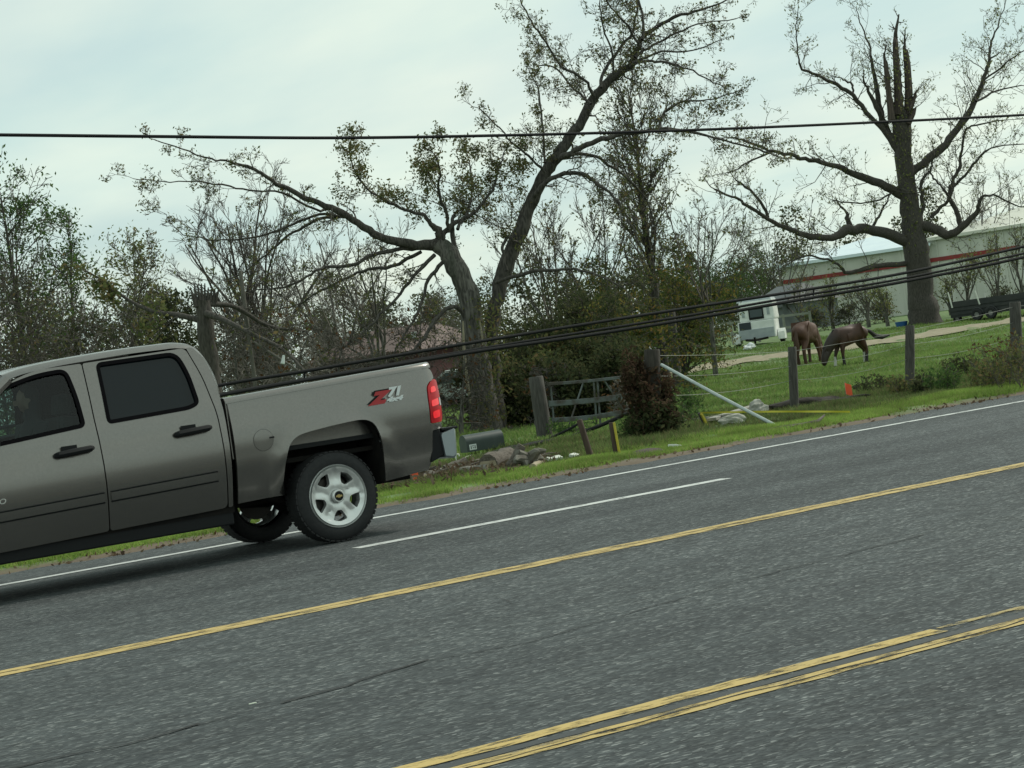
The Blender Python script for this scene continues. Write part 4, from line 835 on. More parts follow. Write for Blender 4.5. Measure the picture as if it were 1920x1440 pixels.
# dense evergreens behind the gate
CE = dict(seg=4, wob=.16, trop=.02, rmin=.010, kids=[5, 4], ang=(30, 65), ratio=.55, leaf=.42, nl=5, ls=.17, lsize=.15, leaflv=1)
EV = [(985, 52, 560, LEAF_DARK, 'dark green bush right behind the forked trunk'), (1060, 50, 480, LEAF_DARK, 'dense dark green tree behind the metal gate'), (1150, 55, 455, LEAF_YEL, 'yellowing broad tree left of the slim tree'), (1235, 84, 500, LEAF_DARK, 'dark green tree around the slim tree stem'),
      (1275, 68, 460, LEAF_YEL, 'green and yellow tree left of the white trailer'), (1395, 125, 425, LEAF_GREEN, 'tall green tree beside the grey shed'), (1108, 46, 560, LEAF_DARK, 'low dark shrubby bush just behind the gate'), (1140, 48, 590, LEAF_YEL, 'yellow-green bush behind the vine-covered post'), (960, 44, 620, LEAF_DARK, 'low bush right against the foot of the forked trunk'), (1015, 45, 630, LEAF_OLIVE, 'low olive bush behind the gate post'), (1090, 41, 650, LEAF_DARK, 'low bush showing through the gate rails')]
CEB = dict(seg=5, wob=.22, trop=.02, rmin=.007, kids=[6, 6, 5], ang=(25, 70), ratio=.5, leaf=.30, nl=5, ls=.13, lsize=.12, leaflv=0, big=.03, t0=.02)
for i, (x, dp, yt, lm, lb) in enumerate(EV):
    bb = base_at(x, dp); hh = height_to(x, yt, bb); vase_tree('broad_tree', lb, bb, hh*1.05, 60+i, 9, {1275: .42, 1140: .6}.get(x, .75 if yt < 540 else 1.3), CEB, BARKM, TWIG, lm, r0=.07, trunk_h=.02, stemlen=.80)
# dark cedar and brush on the left
bb = base_at(300, 60); spire_tree('evergreen_tree', 'round dark cedar behind the truck cab roof', bb, height_to(300, 560, bb), 71, dict(CE, leaf=.4), BARKD, TWIG, LEAF_DARK, r0=.12, nb=40, blen=.5, start=.05, taper=.4, bang=(40, 85))
BR = [(60, 46, 560), (150, 48, 590), (230, 47, 600), (545, 60, 590), (640, 80, 560), (710, 82, 560), (815, 72, 570), (850, 74, 560), (470, 58, 590), (920, 58, 540), (15, 45, 540), (110, 52, 560)]
for i, (x, dp, yt) in enumerate(BR):
    bb = base_at(x, dp); nm = ['under the left edge trees', 'above the front of the cab roof', 'above the rear of the cab roof', 'left of the red barn', 'behind the red barn', 'right behind the barn ridge', 'left of the forked trunk', 'close left of the forked trunk', 'behind the splintered stump', 'behind the forked trunk base', 'at the very left picture edge', 'between the left leafy trees'][i]
    spire_tree('brush_thicket', 'dense dark brush '+nm, bb, height_to(x, yt, bb), 80+i, dict(CE, leaf=.10, nl=3, lsize=.11, ls=.15, rmin=.007), BARKM, TWIGP if i % 2 else TWIG, LEAF_DARK if i % 3 else LEAF_OLIVE, r0=.05, nb=44, blen=.6, start=.03, taper=.5, bang=(25, 80), group='brush behind the truck', cat='bush')
# bare tangle of broken branches behind the bed
CT = dict(seg=5, wob=.25, trop=-.02, rmin=.007, kids=[6, 6], ang=(30, 80), ratio=.55, leaf=.015, nl=2, ls=.1, lsize=.12, leaflv=0)
TG = [(430, 41, 560, (.1, 0)), (520, 42, 600, (-.3, 0)), (590, 40, 610, (.3, 0)), (650, 43, 600, (-.2, .1)), (760, 44, 580, (.2, 0)), (475, 38, 620, (.5, 0)), (985, 40, 690, (.4, 0)), (1165, 36, 715, (-.3, 0)), (845, 41, 650, (.2, 0))]
for i, (x, dp, yt, ln) in enumerate(TG):
    bb = base_at(x, dp); spire_tree('broken_brush', 'tangle of bare broken branches '+['beside the splintered stump', 'over the front of the truck bed', 'over the middle of the truck bed', 'left of the barn roof', 'right of the barn roof', 'low against the truck cab', 'between the forked trunk and the gate post', 'leaning on the right end of the gate', 'left of the forked trunk above the tailgate'][i], bb, height_to(x, yt, bb), 100+i, CT, BARK, TWIGP if i % 2 else TWIG, LEAF_DRY, r0=.06, nb=22, blen=.6, start=.05, lean=ln, bang=(40, 95), group='storm-broken brush behind the truck bed', cat='brush')
# splintered stump behind the cab
T = Tree(120); D3 = 37
limb(T, [(398, 760, 40), (395, 700, 36), (388, 640, 33), (383, 590, 31), (380, 562, 29)], D3, 0, wob=.01)
for k in range(9): limb(T, [(368+k*4, 575, 9), (362+k*5.5, 555+T.rng.uniform(-4, 6), 6), (358+k*6.5, 538+T.rng.uniform(-8, 10), 2)], D3-.1+.03*k, 0)
limb(T, [(378, 585, 14), (420, 600, 10), (470, 625, 8), (530, 655, 6), (575, 700, 5)], D3, -2, sprout=True, c=CT, every=.5, Lf=(.4, 1.0))
limb(T, [(372, 600, 12), (330, 590, 10), (290, 585, 8), (240, 562, 6), (200, 530, 4), (165, 510, 3)], D3, 1, sprout=True, c=dict(CT, leaf=.3), every=.4, Lf=(.4, 1.0))
limb(T, [(384, 570, 12), (440, 575, 9), (500, 610, 7), (560, 620, 5)], D3, 1.5, sprout=True, c=CT, every=.4, Lf=(.4, 1.0))
bb = base_at(396, D3); st = tag(empty('splintered_stump', (bb.x, bb.y, 0)), 'splintered tree stump snapped off just behind the truck cab', 'tree stump')
rel(T, st.location.copy()); finish(T, st, BARKD, TWIG, LEAF_OLIVE, 9, seed=9)
# leaning pale dead stem
T = Tree(121); limb(T, [(482, 760, 9), (476, 700, 9), (468, 640, 8), (460, 580, 8), (452, 520, 8), (450, 508, 7)], 38, 0)
for k in range(2): limb(T, [(474, 640, 5), (505, 660, 5), (540, 682, 4), (575, 705, 4)], 38, -.5)
bb = base_at(478, 38); st = tag(empty('dead_tree', (bb.x, bb.y, 0)), 'thin pale dead stem leaning over the front of the truck bed', 'dead tree')
rel(T, st.location.copy()); finish(T, st, mat('dead_wood', (.085, .08, .068), (.14, .13, .11), scale=8, rough=.9, stretch=(3, 3, .5)), TWIGP, LEAF_OLIVE, 8)
# trees round the building
RB = [(1500, 110, 500), (1560, 105, 510), (1625, 100, 520), (1660, 98, 530), (1810, 100, 480), (1870, 96, 440), (1915, 98, 430), (1780, 102, 520), (1850, 125, 340), (1905, 130, 330), (1440, 120, 410), (1480, 118, 400)]
for i, (x, dp, yt) in enumerate(RB):
    bb = base_at(x, dp); nm = ['at the left corner of the pale building', 'in front of the red stripe', 'left of the broken tree trunk', 'close to the broken tree trunk', 'behind the flatbed trailer', 'behind the trailer stakes', 'at the right picture edge', 'just right of the broken tree trunk', 'above the right roof', 'above the roof at the right edge', 'above the grey shed', 'over the left end of the white roof'][i]
    vase_tree('sapling', 'thin twiggy sapling '+nm, bb, height_to(x, yt, bb), 130+i, 5, .4, dict(CS, kids=[4, 5, 3], rmin=.010, leaf=.12, nl=2, ls=.2, lsize=.12, leaflv=1), BARK, TWIG, LEAF_SPROUT if i % 2 else LEAF_OLIVE, r0=.1, trunk_h=.15, stemlen=.75, group='thin trees round the pale building')
# low dark bushes along the foot of the building
LBU = [(1528, 104, 585), (1590, 104, 575), (1655, 104, 570), (1880, 104, 545)]
for i, (x, dp, yt) in enumerate(LBU):
    bb = base_at(x, dp); spire_tree('low_bush', 'scrubby bush '+['behind the chestnut horse', 'above the back of the bay horse', 'left of the broken tree base', 'behind the right trailer stake'][i], bb, height_to(x, yt, bb), 150+i, dict(CE, leaf=.07, nl=3, lsize=.15, ls=.25, rmin=.010), BARKD, TWIG, LEAF_DARK if i % 2 else LEAF_OLIVE, r0=.05, nb=30, blen=1.0, start=.0, bang=(30, 85), group='scrub in front of the pale building', cat='bush')
# far wood: one mass
rng = np.random.default_rng(5); PV = []; LVS = []; FT = []
for k in range(150):
    x = rng.uniform(-250, 2150); dp = rng.uniform(150, 260); p = atd(x, 800-.1361*x, dp); z0 = gzf(p.x, p.y); h = rng.uniform(4.5, 9.0)*(1 if x < 1450 else 1.05); wd = rng.uniform(2.0, 3.6)
    FT.append(([V((p.x, p.y, z0-.5)), V((p.x+rng.normal()*.3, p.y, z0+h*.5)), V((p.x+rng.normal()*.5, p.y, z0+h*.95))], [.16, .1, .03]))
    n = 800; t_ = rng.random(n)**.8; a = rng.uniform(0, 2*np.pi, n); r = wd*np.sqrt(rng.random(n))*(1-.7*t_)*rng.uniform(.6, 1.2, n)
    LVS.append(np.stack([p.x+r*np.cos(a), p.y+r*np.sin(a), z0+.3+h*t_, rng.uniform(.15, .38, n)], -1))
v, f = leaves_np(np.concatenate(LVS), 3, .6); far = npmesh('far_wood', v, f, LEAF_DARK); tag(far, 'distant dark wood along the skyline', 'wood', kind='stuff')
v, f = tubes_np(FT, 4); npmesh('trunks', v, f, BARKD, far)

# ------------------------------------------------------------------ cables
M_CABLE = mat('cable_black', (.010, .011, .012), rough=.75, spec=.2)
def cable(name, label, pts, wpx, Y, dY=0, group=None):
    n = len(pts); P = [atY(x, y, Y+dY*i/(n-1)) for i, (x, y) in enumerate(pts)]; sm = smoothline([tuple(p) for p in P], 8)
    dp = depth_of(P[len(P)//2]); b = MB(); b.tube(sm, wpx/2*dp/FPX, 8); return tag(b.build(name, M_CABLE, smooth=True), label, 'cable', group)
cable('overhead_wire', 'single dark wire running across the sky from left to right', [(-300, 250), (0, 253), (300, 256), (640, 258.5), (960, 253.5), (1200, 247), (1400, 240), (1650, 229), (1920, 215.5), (2250, 196)], 5.4, 17.5)
cable('hanging_cable', 'upper of the low hanging cables crossing behind the truck bed', [(-50, 812), (200, 765), (420, 721), (560, 698), (700, 674), (900, 640), (1100, 607.5), (1300, 576), (1500, 545), (1700, 511), (1920, 462), (2200, 392)], 6.0, 22.5)
cable('hanging_cable', 'middle of the low hanging cables crossing behind the truck bed', [(-50, 830), (200, 784), (420, 738), (560, 713), (700, 689), (900, 654), (1100, 622), (1300, 590), (1500, 555), (1700, 521), (1920, 475), (2200, 406)], 5.0, 22.55)
cable('hanging_cable', 'lowest thick low hanging cable crossing behind the truck bed', [(-50, 832), (200, 786), (420, 740), (560, 715), (700, 691.5), (900, 658), (1100, 629), (1300, 597), (1500, 562), (1700, 527), (1920, 482), (2200, 414)], 6.6, 22.45)
for (x0, y0, y1), lb in (((1525, 541, 556), 'short tie joining the hanging cables left of the broken tree'), ((571, 696, 714), 'short tie joining the hanging cables over the truck bed')):
    b = MB(); b.tube([atY(x0, y0, 22.5), atY(x0, y1, 22.5)], .012, 6); tag(b.build('cable_tie', M_CABLE), lb, 'cable tie')

# ------------------------------------------------------------------ fence, gate, posts
M_POST = mat('weathered_post', (.045, .042, .038), (.085, .08, .072), scale=14, rough=.95, bump=.5, stretch=(3, 3, .4))
M_WIRE = mat('fence_wire', (.28, .29, .27), rough=.5, metal=.5)
def post_mesh(name, b0, top, r, parent, m=M_POST, n=9):
    b = MB(); P = [b0+(top-b0)*t for t in (-.15, .0, .25, .5, .75, .985, 1.0)]
    b.tube(P, [r*1.06, r*1.05, r*1.0, r*1.02, r*.97, r*.96, r*.86], n); return b.build(name, m, parent, smooth=True)
fb = [G(1490, 771), G(1706, 729), G(1908, 692)]; fh = [(1485, 650), (1706, 610), (1903, 566)]
extra = [fb[2]+(fb[2]-fb[1])*1.0, fb[2]+(fb[2]-fb[1])*2.05]
fence = tag(empty('wire_fence', tuple(fb[0])), 'wire fence on round wooden posts along the pasture edge', 'fence'); o = V(fb[0])
tops = []
for i, (q, tpx) in enumerate(zip(fb, fh)):
    tp_ = atd(*tpx, depth_of(q)); tops.append(tp_); pst = post_mesh('post', q-o, tp_-o, (.075, .082, .11)[i], fence)
for q in extra:
    q.z = gzf(q.x, q.y); tp_ = q+V((.02, 0, 1.25)); tops.append(tp_); post_mesh('post', q-o, tp_-o, .085, fence)
vp = G(1226, 822); vtop = atd(1222, 655, depth_of(vp))
ends = [(vp, vtop)]+list(zip(fb+extra, tops))
for hfr, sag in ((.93, .02), (.70, .05), (.48, .07)):
    P = []
    for i in range(len(ends)-1):
        a = ends[i][0].lerp(ends[i][1], hfr); c_ = ends[i+1][0].lerp(ends[i+1][1], hfr)
        for k in range(8):
            t_ = k/8; q = a.lerp(c_, t_); P.append(q-V((0, 0, sag*4*t_*(1-t_)))-o)
    P.append(ends[-1][0].lerp(ends[-1][1], hfr)-o); b = MB(); b.tube(P, .003, 5); b.build('wire', M_WIRE, fence)
# corner post with dead vine
cp = tag(empty('corner_post', tuple(vp)), 'thick dark corner post overgrown with dead vine', 'post')
post_mesh('post_timber', V((0, 0, 0)), vtop-vp, .13, cp, mat('post_dark', (.03, .026, .022), (.055, .048, .04), scale=14, rough=.95, bump=.5, stretch=(3, 3, .4)))
T = Tree(200); rng = T.rng; CV = dict(seg=6, wob=.5, trop=-.06, rmin=.006, kids=[3, 3], ang=(40, 110), ratio=.7, leaf=.5, nl=3, ls=.06, lsize=.085, leaflv=1)
for k in range(46):
    z = rng.uniform(.15, 1.12); a = rng.uniform(0, 6.28); grow(T, V((math.cos(a)*.12, math.sin(a)*.12, z)), V((math.cos(a), math.sin(a), rng.uniform(-.6, .5))), rng.uniform(.22, .5), .008, 2, CV)
for k in range(1250):
    a = rng.uniform(0, 6.28); z = 1.08*rng.random()**1.35; r = .36*math.sqrt(rng.random())*(1.2-.55*z)*(1+.35*math.sin(3*a+5*z)); T.leafs(V((math.cos(a)*r+.06, math.sin(a)*r, z)), 1, .03, .10)
vine = tag(empty('dead_vine', tuple(vp)), 'reddish brown dead vine heaped over the corner post', 'vine')
v, f = tubes_np(T.tw, 3); npmesh('stems', v, f, mat('vine_stem', (.14, .075, .05), (.09, .05, .035), scale=6, rough=.95), vine)
cut = int(len(T.lv)*.5); lvs = T.lv; up_ = [q for q in lvs if q[2]+rng.gauss(0, .15) > .5]; dn_ = [q for q in lvs if q not in set(up_)]
v, f = leaves_np(up_, 4); npmesh('dry_leaves', v, f, LEAF_VINE, vine); v, f = leaves_np(dn_, 5); npmesh('green_leaves', v, f, LEAF_DARK, vine)
# fallen pale pipe leaning on the post
pe = G(1457, 802); ps = atd(1240, 684, depth_of(vp)-.25); b = MB(); b.tube([ps, ps.lerp(pe, .5), pe+V((0, 0, .02))], [.026, .026, .026], 10)
tag(b.build('steel_pipe', mat('galvanised', (.42, .47, .45), (.34, .38, .37), scale=9, rough=.45, metal=.4), smooth=True), 'pale galvanised pipe leaning from the corner post to the verge', 'pipe')
# metal gate
gl0 = G(1022, 822); gdep = depth_of(gl0)-.2; M_GATE = mat('gate_metal', (.11, .13, .128), (.06, .052, .044), scale=3.5, rough=.55, metal=.3, lo=.45, hi=.6)
gate = tag(empty('farm_gate', tuple(gl0)), 'old weathered grey farm gate sagging between two posts', 'gate'); o = V(gl0)
def gp(x, y, dd=0): return atd(x, y, gdep+dd+(x-1030)*.004)-o
for a, c_, hh_, sg in (((1028, 720), (1197, 703), .055, 2), ((1030, 757), (1207, 737), .095, 3), ((1036, 788), (1190, 768), .085, 4), ((1058, 808), (1206, 797), .06, 1)):
    P = [gp(a[0]+(c_[0]-a[0])*t_, a[1]+(c_[1]-a[1])*t_+sg*math.sin(3.1*t_)) for t_ in (0, .25, .5, .75, 1)]; b = MB(); vs_ = []
    for p_ in P: vs_ += [p_+V((0, -.018, -hh_/2)), p_+V((0, .018, -hh_/2)), p_+V((0, .018, hh_/2)), p_+V((0, -.018, hh_/2))]
    b.add(vs_, [(0, 1, 2, 3), (19, 18, 17, 16)]+[(4*i_+k, 4*i_+(k+1) % 4, 4*i_+4+(k+1) % 4, 4*i_+4+k) for i_ in range(4) for k in range(4)]); b.build('rail', M_GATE, gate, bevel=.006)
for a, c_ in (((1113, 712), (1119, 800)), ((1120, 711), (1126, 800)), ((1131, 710), (1170, 772)), ((1094, 716), (1066, 800)), ((1200, 702), (1207, 800)), ((1032, 716), (1040, 808))):
    b = MB(); b.bar(gp(*a, .03), gp(*c_, .03), .032, .02); b.build('brace', M_GATE, gate)
gpost = tag(empty('gate_post', tuple(gl0)), 'dark leaning wooden gate post at the left end of the gate', 'post')
post_mesh('post_timber', V((0, 0, 0)), atd(1004, 706, depth_of(gl0))-gl0, .14, gpost)
# two short leaning posts by the road
s1 = G(1108, 859); tag(post_mesh('short_post', s1, atd(1086, 787, depth_of(s1)), .042, None, mat('post_brown', (.05, .032, .024), (.075, .05, .038), scale=10, rough=.9, stretch=(3, 3, .5))), 'short brown post leaning left at the road edge', 'post')
s2 = G(1156, 855); sp2 = tag(empty('short_post', tuple(s2)), 'short brown post with a yellow strip beside the road', 'post')
post_mesh('post_timber', V((0, 0, 0)), atd(1146, 792, depth_of(s2))-s2, .038, sp2, MATS['post_brown'])
b = MB(); b.bar(atd(1151, 792, depth_of(s2)-.06)-s2, atd(1162, 853, depth_of(s2)-.06)-s2, .04, .012); b.build('yellow_strip', mat('yellow_plastic', (.55, .46, .04), (.45, .38, .05), scale=12, rough=.5), sp2)

# ------------------------------------------------------------------ mailbox and debris
mbp = G(905, 852); mdep = depth_of(mbp)-.1
c0 = atd(868, 834, mdep); c1 = atd(938, 822, mdep+.35)
ax = (c1-c0).normalized(); Lm = (c1-c0).length; side = V((0, 0, 1)).cross(ax).normalized(); upv = ax.cross(side)*1.0
if upv.z < 0: upv = -upv
mail = tag(empty('mailbox', tuple(mbp)), 'dark green mailbox knocked down in the grass beside the big trunk', 'mailbox')
sec = [(-.12, -.13), (.12, -.13), (.12, .03)]+[(.12*math.cos(a), .03+.12*math.sin(a)) for a in np.linspace(.25, math.pi-.25, 9)]+[(-.12, .03)]
b = MB(); n_ = len(sec); P0 = [c0+side*u+upv*w_-mbp for u, w_ in sec]; P1 = [c1+side*u+upv*w_-mbp for u, w_ in sec]
b.add(P0+P1, [tuple(range(n_)), tuple(range(2*n_-1, n_-1, -1))]+[(i, (i+1) % n_, n_+(i+1) % n_, n_+i) for i in range(n_)])
b.build('box', mat('mailbox_green', (.028, .042, .040), (.04, .055, .05), scale=8, rough=.45), mail, smooth=True, angle=50)
fr = -1 if side.dot(FWD) > 0 else 1
ctr = c0+ax*.11+side*fr*.124-upv*.055-mbp
b = MB(); b.add([ctr-ax*.065-upv*.045, ctr+ax*.065-upv*.045, ctr+ax*.065+upv*.045, ctr-ax*.065+upv*.045], [(0, 1, 2, 3)]); b.build('number_plate', mat('sticker_white', (.62, .66, .66), rough=.6), mail)
for k, (u, w_, hw_, hh) in enumerate(((-.035, 0, .006, .03), (0, .018, .014, .006), (.006, -.014, .014, .006), (.038, .0, .007, .028))):
    q = ctr+side*fr*.003+ax*u+upv*w_; b = MB(); b.add([q-ax*hw_-upv*hh, q+ax*hw_-upv*hh, q+ax*hw_+upv*hh, q-ax*hw_+upv*hh], [(0, 1, 2, 3)]); b.build('plate_mark', M_BLACK, mail)
M_LOG = mat('log_bark', (.075, .062, .05), (.15, .13, .11), scale=12, rough=.95, bump=.8, stretch=(1, 3, 3))
M_CUT = mat('cut_wood', (.36, .31, .22), (.27, .22, .15), scale=10, rough=.9)
def lump(name, c, r, sx, sy, sz, m, label, cat, seed, group=None, rz=0):
    rng = random.Random(seed); bm = bmesh.new(); bmesh.ops.create_icosphere(bm, subdivisions=4, radius=1)
    ph = [((2.0, 3.5, 5.5, 8.5, 13)[i % 5]*rng.uniform(.8, 1.2), rng.uniform(0, 6), V((rng.gauss(0, 1), rng.gauss(0, 1), rng.gauss(0, 1))).normalized()) for i in range(20)]
    for v_ in bm.verts:
        k = 1+sum(.22/fq*math.sin(fq*v_.co.dot(ax_)*1.6+p_) for fq, p_, ax_ in ph); v_.co = V((v_.co.x*sx*k, v_.co.y*sy*k, max(v_.co.z, -.35)*sz*k))*r
    bm.transform(Matrix.Translation(c) @ Matrix.Rotation(rz, 4, 'Z')); me = bpy.data.meshes.new(name); bm.to_mesh(me); bm.free()
    return tag(link(name, me, m, None, False), label, cat, group)
def log(name, label, a, c_, r, cat='log', m=None, group=None, seed=0):
    rng = random.Random(seed); a, c_ = V(a), V(c_); root = tag(empty(name, tuple(a)), label, cat, group)
    P = [(a.lerp(c_, t_)-a)+V((0, 0, rng.uniform(-.01, .01))) for t_ in np.linspace(0, 1, 6)]; b = MB(); b.tube(P, [r*rng.uniform(.88, 1.12) for _ in P], 10); b.build('bark', m or M_LOG, root, smooth=True)
    d = (c_-a).normalized()
    for q in (P[0]-d*.004, P[-1]+d*.004):
        u = d.orthogonal().normalized(); w_ = d.cross(u); b = MB(); b.add([q+(u*math.cos(t_)+w_*math.sin(t_))*r*.9 for t_ in np.linspace(0, 2*math.pi, 11)[:-1]], [tuple(range(10))]); b.build('cut_end', M_CUT, root)
    return root
q = G(918, 888); log('log', 'thick short log with a dark cut end on the verge', q+V((0, 0, .13)), G(958, 880)+V((0, 0, .17)), .13, seed=1)
q = G(953, 884); log('broken_branch', 'splintered branch stub sticking up from the log pile', q+V((0, 0, .02)), atd(979, 836, depth_of(q)), .062, 'branch', seed=2)
mat('root_wood', (.10, .09, .075), (.19, .18, .155), scale=7, rough=.95, bump=.9)
qr = G(992, 880); rb_ = tag(empty('root_stump', tuple(qr)), 'grey twisted root stump right of the upright branch stub', 'stump'); rr_ = random.Random(44)
for k in range(9):
    a_ = rr_.uniform(-2.6, .5); l_ = rr_.uniform(.22, .42); e_ = V((math.cos(a_)*l_, math.sin(a_)*l_*.6, rr_.uniform(-.02, .26))); b = MB()
    b.tube([V((rr_.uniform(-.12, .12), 0, .08)), e_*.35+V((0, 0, .10)), e_*.75+V((rr_.gauss(0, .03), 0, .06)), e_], [.075, .07, .045, .015], 7); b.build('root', MATS['root_wood'], rb_, smooth=True)
q = G(1000, 884); log('split_wood', 'pale split piece of wood in front of the root lump', q+V((0, 0, .05)), G(1016, 874)+V((0, 0, .06)), .045, 'wood', M_CUT, seed=4)
rngd = random.Random(9); places = ['just behind the rear bumper', 'left of the orange marker flag', 'right of the orange marker flag', 'below the rear bumper end', 'left of the thick short log', 'between the bumper and the white hook', 'nearest the verge grass', 'beside the white hook', 'farthest left under the tailgate', 'in the middle of the broken wood row', 'next to the thick short log', 'under the white hook']
for k, (x, y) in enumerate([(800, 900), (748, 912), (788, 906), (822, 895), (905, 884), (836, 888), (866, 893), (850, 882), (738, 918), (880, 888), (893, 882), (862, 882)]):
    q = G(x, y)+V((0, 0, .05)); a_ = rngd.uniform(-1.2, .6); d_ = V((math.cos(a_), math.sin(a_), rngd.uniform(-.1, .25)))*rngd.uniform(.22, .5)
    log('wood_chunk', 'broken chunk of wood '+places[k], q, q+d_, rngd.uniform(.045, .085), 'wood', M_LOG if k % 3 else MATS['root_wood'], 'row of broken wood on the verge', 300+k)
for k in range(22):
    x = rngd.uniform(735, 1015); q = G(x, 905-(x-735)*.13+rngd.uniform(-6, 6)); a = rngd.uniform(-.8, .4); ln = rngd.uniform(.25, .55)
    b = MB(); d_ = V((math.cos(a), math.sin(a), rngd.uniform(-.05, .25)))*ln; b.tube([q+V((0, 0, .05)), q+d_*.5+V((0, 0, .07)), q+d_+V((0, 0, .05))], [.022, .02, .012], 6)
    tag(b.build('stick', M_LOG), 'broken stick lying in the row of broken wood on the verge', 'stick', 'sticks in the row of broken wood')
rngq = np.random.default_rng(77); lv_ = []
for k in range(1500):
    x = rngq.uniform(725, 1010); q = G(x, 908-(x-735)*.13+rngq.normal(0, 6)) if k % 4 == 0 else q+V((rngq.normal(0, .15), rngq.normal(0, .08), 0)); lv_.append((q.x, q.y, q.z+rngq.uniform(.02, .12), rngq.uniform(.05, .14)))
v, f = leaves_np(lv_, 8, .35); tag(npmesh('bark_litter', v, f, mat('bark_litter', (.1, .07, .05), island=[(.06, .045, .032), (.11, .085, .06), (.17, .14, .10), (.09, .055, .035)])), 'scattered bark and wood litter along the row of broken wood', 'litter', kind='stuff')
q = G(857, 872); b = MB(); h0 = q; b.tube([q, q+V((0, 0, .13)), q+V((.02, 0, .16)), q+V((.05, -.01, .15)), q+V((.055, -.01, .12))], .012, 8); tag(b.build('white_hook', mat('white_plastic', (.62, .66, .55), rough=.5), smooth=True), 'small pale hooked pipe standing in the grass behind the bumper', 'hook')
b = MB(); b.tube([G(872, 862)+V((0, 0, .03)), G(880, 860)+V((0, 0, .04)), G(889, 857)+V((0, 0, .03))], .012, 6); tag(b.build('white_scrap', MATS['white_plastic']), 'thin pale scrap lying in the grass right of the white hook', 'scrap')
for k, (x, y, lb) in enumerate([(1040, 864, 'white scrap of litter right of the root lump'), (1078, 858, 'tiny white scrap of litter left of the short brown post'), (1266, 841, 'flat white scrap at the road edge past the dark strip')]):
    b = MB(); q = G(x, y); b.box(q+V((0, 0, .03)), (.11, .05, .02), Matrix.Rotation(k*.7, 3, 'Z') @ Matrix.Rotation(.3, 3, 'X')); tag(b.build('litter', mat('litter_white', (.60, .62, .56), rough=.8), bevel=.01), lb, 'litter')
# fallen dark cable bundle and strips
P = [G(862, 872)+V((0, 0, .05)), G(930, 858)+V((0, 0, .05)), G(1000, 843)+V((0, 0, .08)), atd(1060, 822, gdep-1.6), atd(1120, 800, gdep-1.4), atd(1180, 774, gdep-1.2), atd(1215, 760, gdep-1.1)]
b = MB(); b.tube(smoothline([tuple(p) for p in P], 5), .034, 8); tag(b.build('fallen_cable', M_CABLE, smooth=True), 'fallen black cable rising from the grass to the corner post', 'cable')
P = [G(880, 868)+V((0, 0, .04)), G(960, 845)+V((0, 0, .06)), atd(1010, 830, gdep-1.5), atd(1060, 808, gdep-1.3), atd(1092, 790, gdep-1.2)]
b = MB(); b.tube(smoothline([tuple(p) for p in P], 5), .022, 8); tag(b.build('fallen_cable', M_CABLE, smooth=True), 'thinner fallen black cable ending at the leaning short post', 'cable')
def road_strip(name, label, pts, wd, m, cat):
    b = MB(); rows = []
    for x, y, k in pts:
        q = G(x, y); rows.append([q+V((0, -wd*k, .012)), q+V((0, -wd*.3*k, .045*k)), q+V((0, wd*.5*k, .05*k)), q+V((0, wd*k, .012))])
    b.grid(rows); return tag(b.build(name, m, smooth=True), label, cat)
road_strip('rubber_strip', 'torn dark rubber strip along the asphalt edge by the short posts', [(1128, 866, .4), (1160, 860, .7), (1185, 857, .6), (1205, 853, 1.2), (1228, 849, 1.3), (1246, 847, .5)], .22, mat('rubber_brown', (.035, .026, .020), (.06, .042, .03), scale=9, rough=.9), 'strip')
P = [G(1432, 812)+V((0, 0, .03)), G(1470, 807)+V((0, 0, .035)), G(1510, 802)+V((0, 0, .04)), G(1535, 798)+V((0, 0, .05)), G(1548, 793)+V((0, 0, .10))]
b = MB(); b.tube(P, [.02, .03, .032, .028, .012], 7); b.tube([P[2], P[2]+V((-.2, -.08, .02)), P[2]+V((-.4, -.1, .01))], [.02, .016, .008], 6); tag(b.build('fallen_branch', M_LOG, smooth=True), 'dark fallen branch at the asphalt edge past the pipe', 'branch')
# timber debris, stake, tape
def plank(label, a, c_, wd, th, m):
    b = MB(); b.bar(a, c_, wd, th); return tag(b.build('plank', m, bevel=.006), label, 'plank')
M_PLK = mat('weathered_plank', (.24, .23, .20), (.34, .33, .29), scale=6, rough=.9, stretch=(1, 4, 4))
plank('long grey plank lying in the grass under the yellow tape', G(1262, 800)+V((0, 0, .06)), G(1372, 789)+V((0, 0, .09)), .14, .05, M_PLK)
plank('short pale plank crossing the long grey plank', G(1335, 796)+V((0, 0, .08)), G(1416, 777)+V((0, 0, .14)), .16, .05, M_PLK)
lump('concrete_lump', G(1420, 780)+V((0, 0, .09)), .15, 1.2, .9, 1.0, mat('concrete', (.27, .27, .24), (.36, .36, .32), scale=8, rough=.95), 'pale broken lump where the tape crosses the pipe', 'rubble', 51)
lump('concrete_lump', G(1372, 795)+V((0, 0, .05)), .13, 1.5, .8, .7, MATS['concrete'], 'flat pale broken lump in front of the planks', 'rubble', 52)
sk = G(1320, 800); stake = tag(empty('tape_stake', tuple(sk)), 'short yellow wrapped stake holding the caution tape', 'stake')
b = MB(); b.bar(V((.05, 0, -.05)), atd(1311, 774, depth_of(sk))-sk, .07, .04); b.build('stake', M_POST, stake)
b = MB(); b.bar(V((.03, -.03, .0)), atd(1314, 776, depth_of(sk)-.04)-sk, .09, .03); b.build('wrap', MATS['yellow_plastic'], stake)
t0 = atd(1313, 774, depth_of(sk)-.3); t1 = atd(1594, 772, depth_of(G(1594, 784))); rows = []
for i in range(25):
    t_ = i/24; q = t0.lerp(t1, t_); q.z += .01*math.sin(math.pi*t_); tw = .3*math.sin(i*.9); rows.append([q+V((.012*tw, 0, -.013)), q+V((-.012*tw, 0.004, .013))])
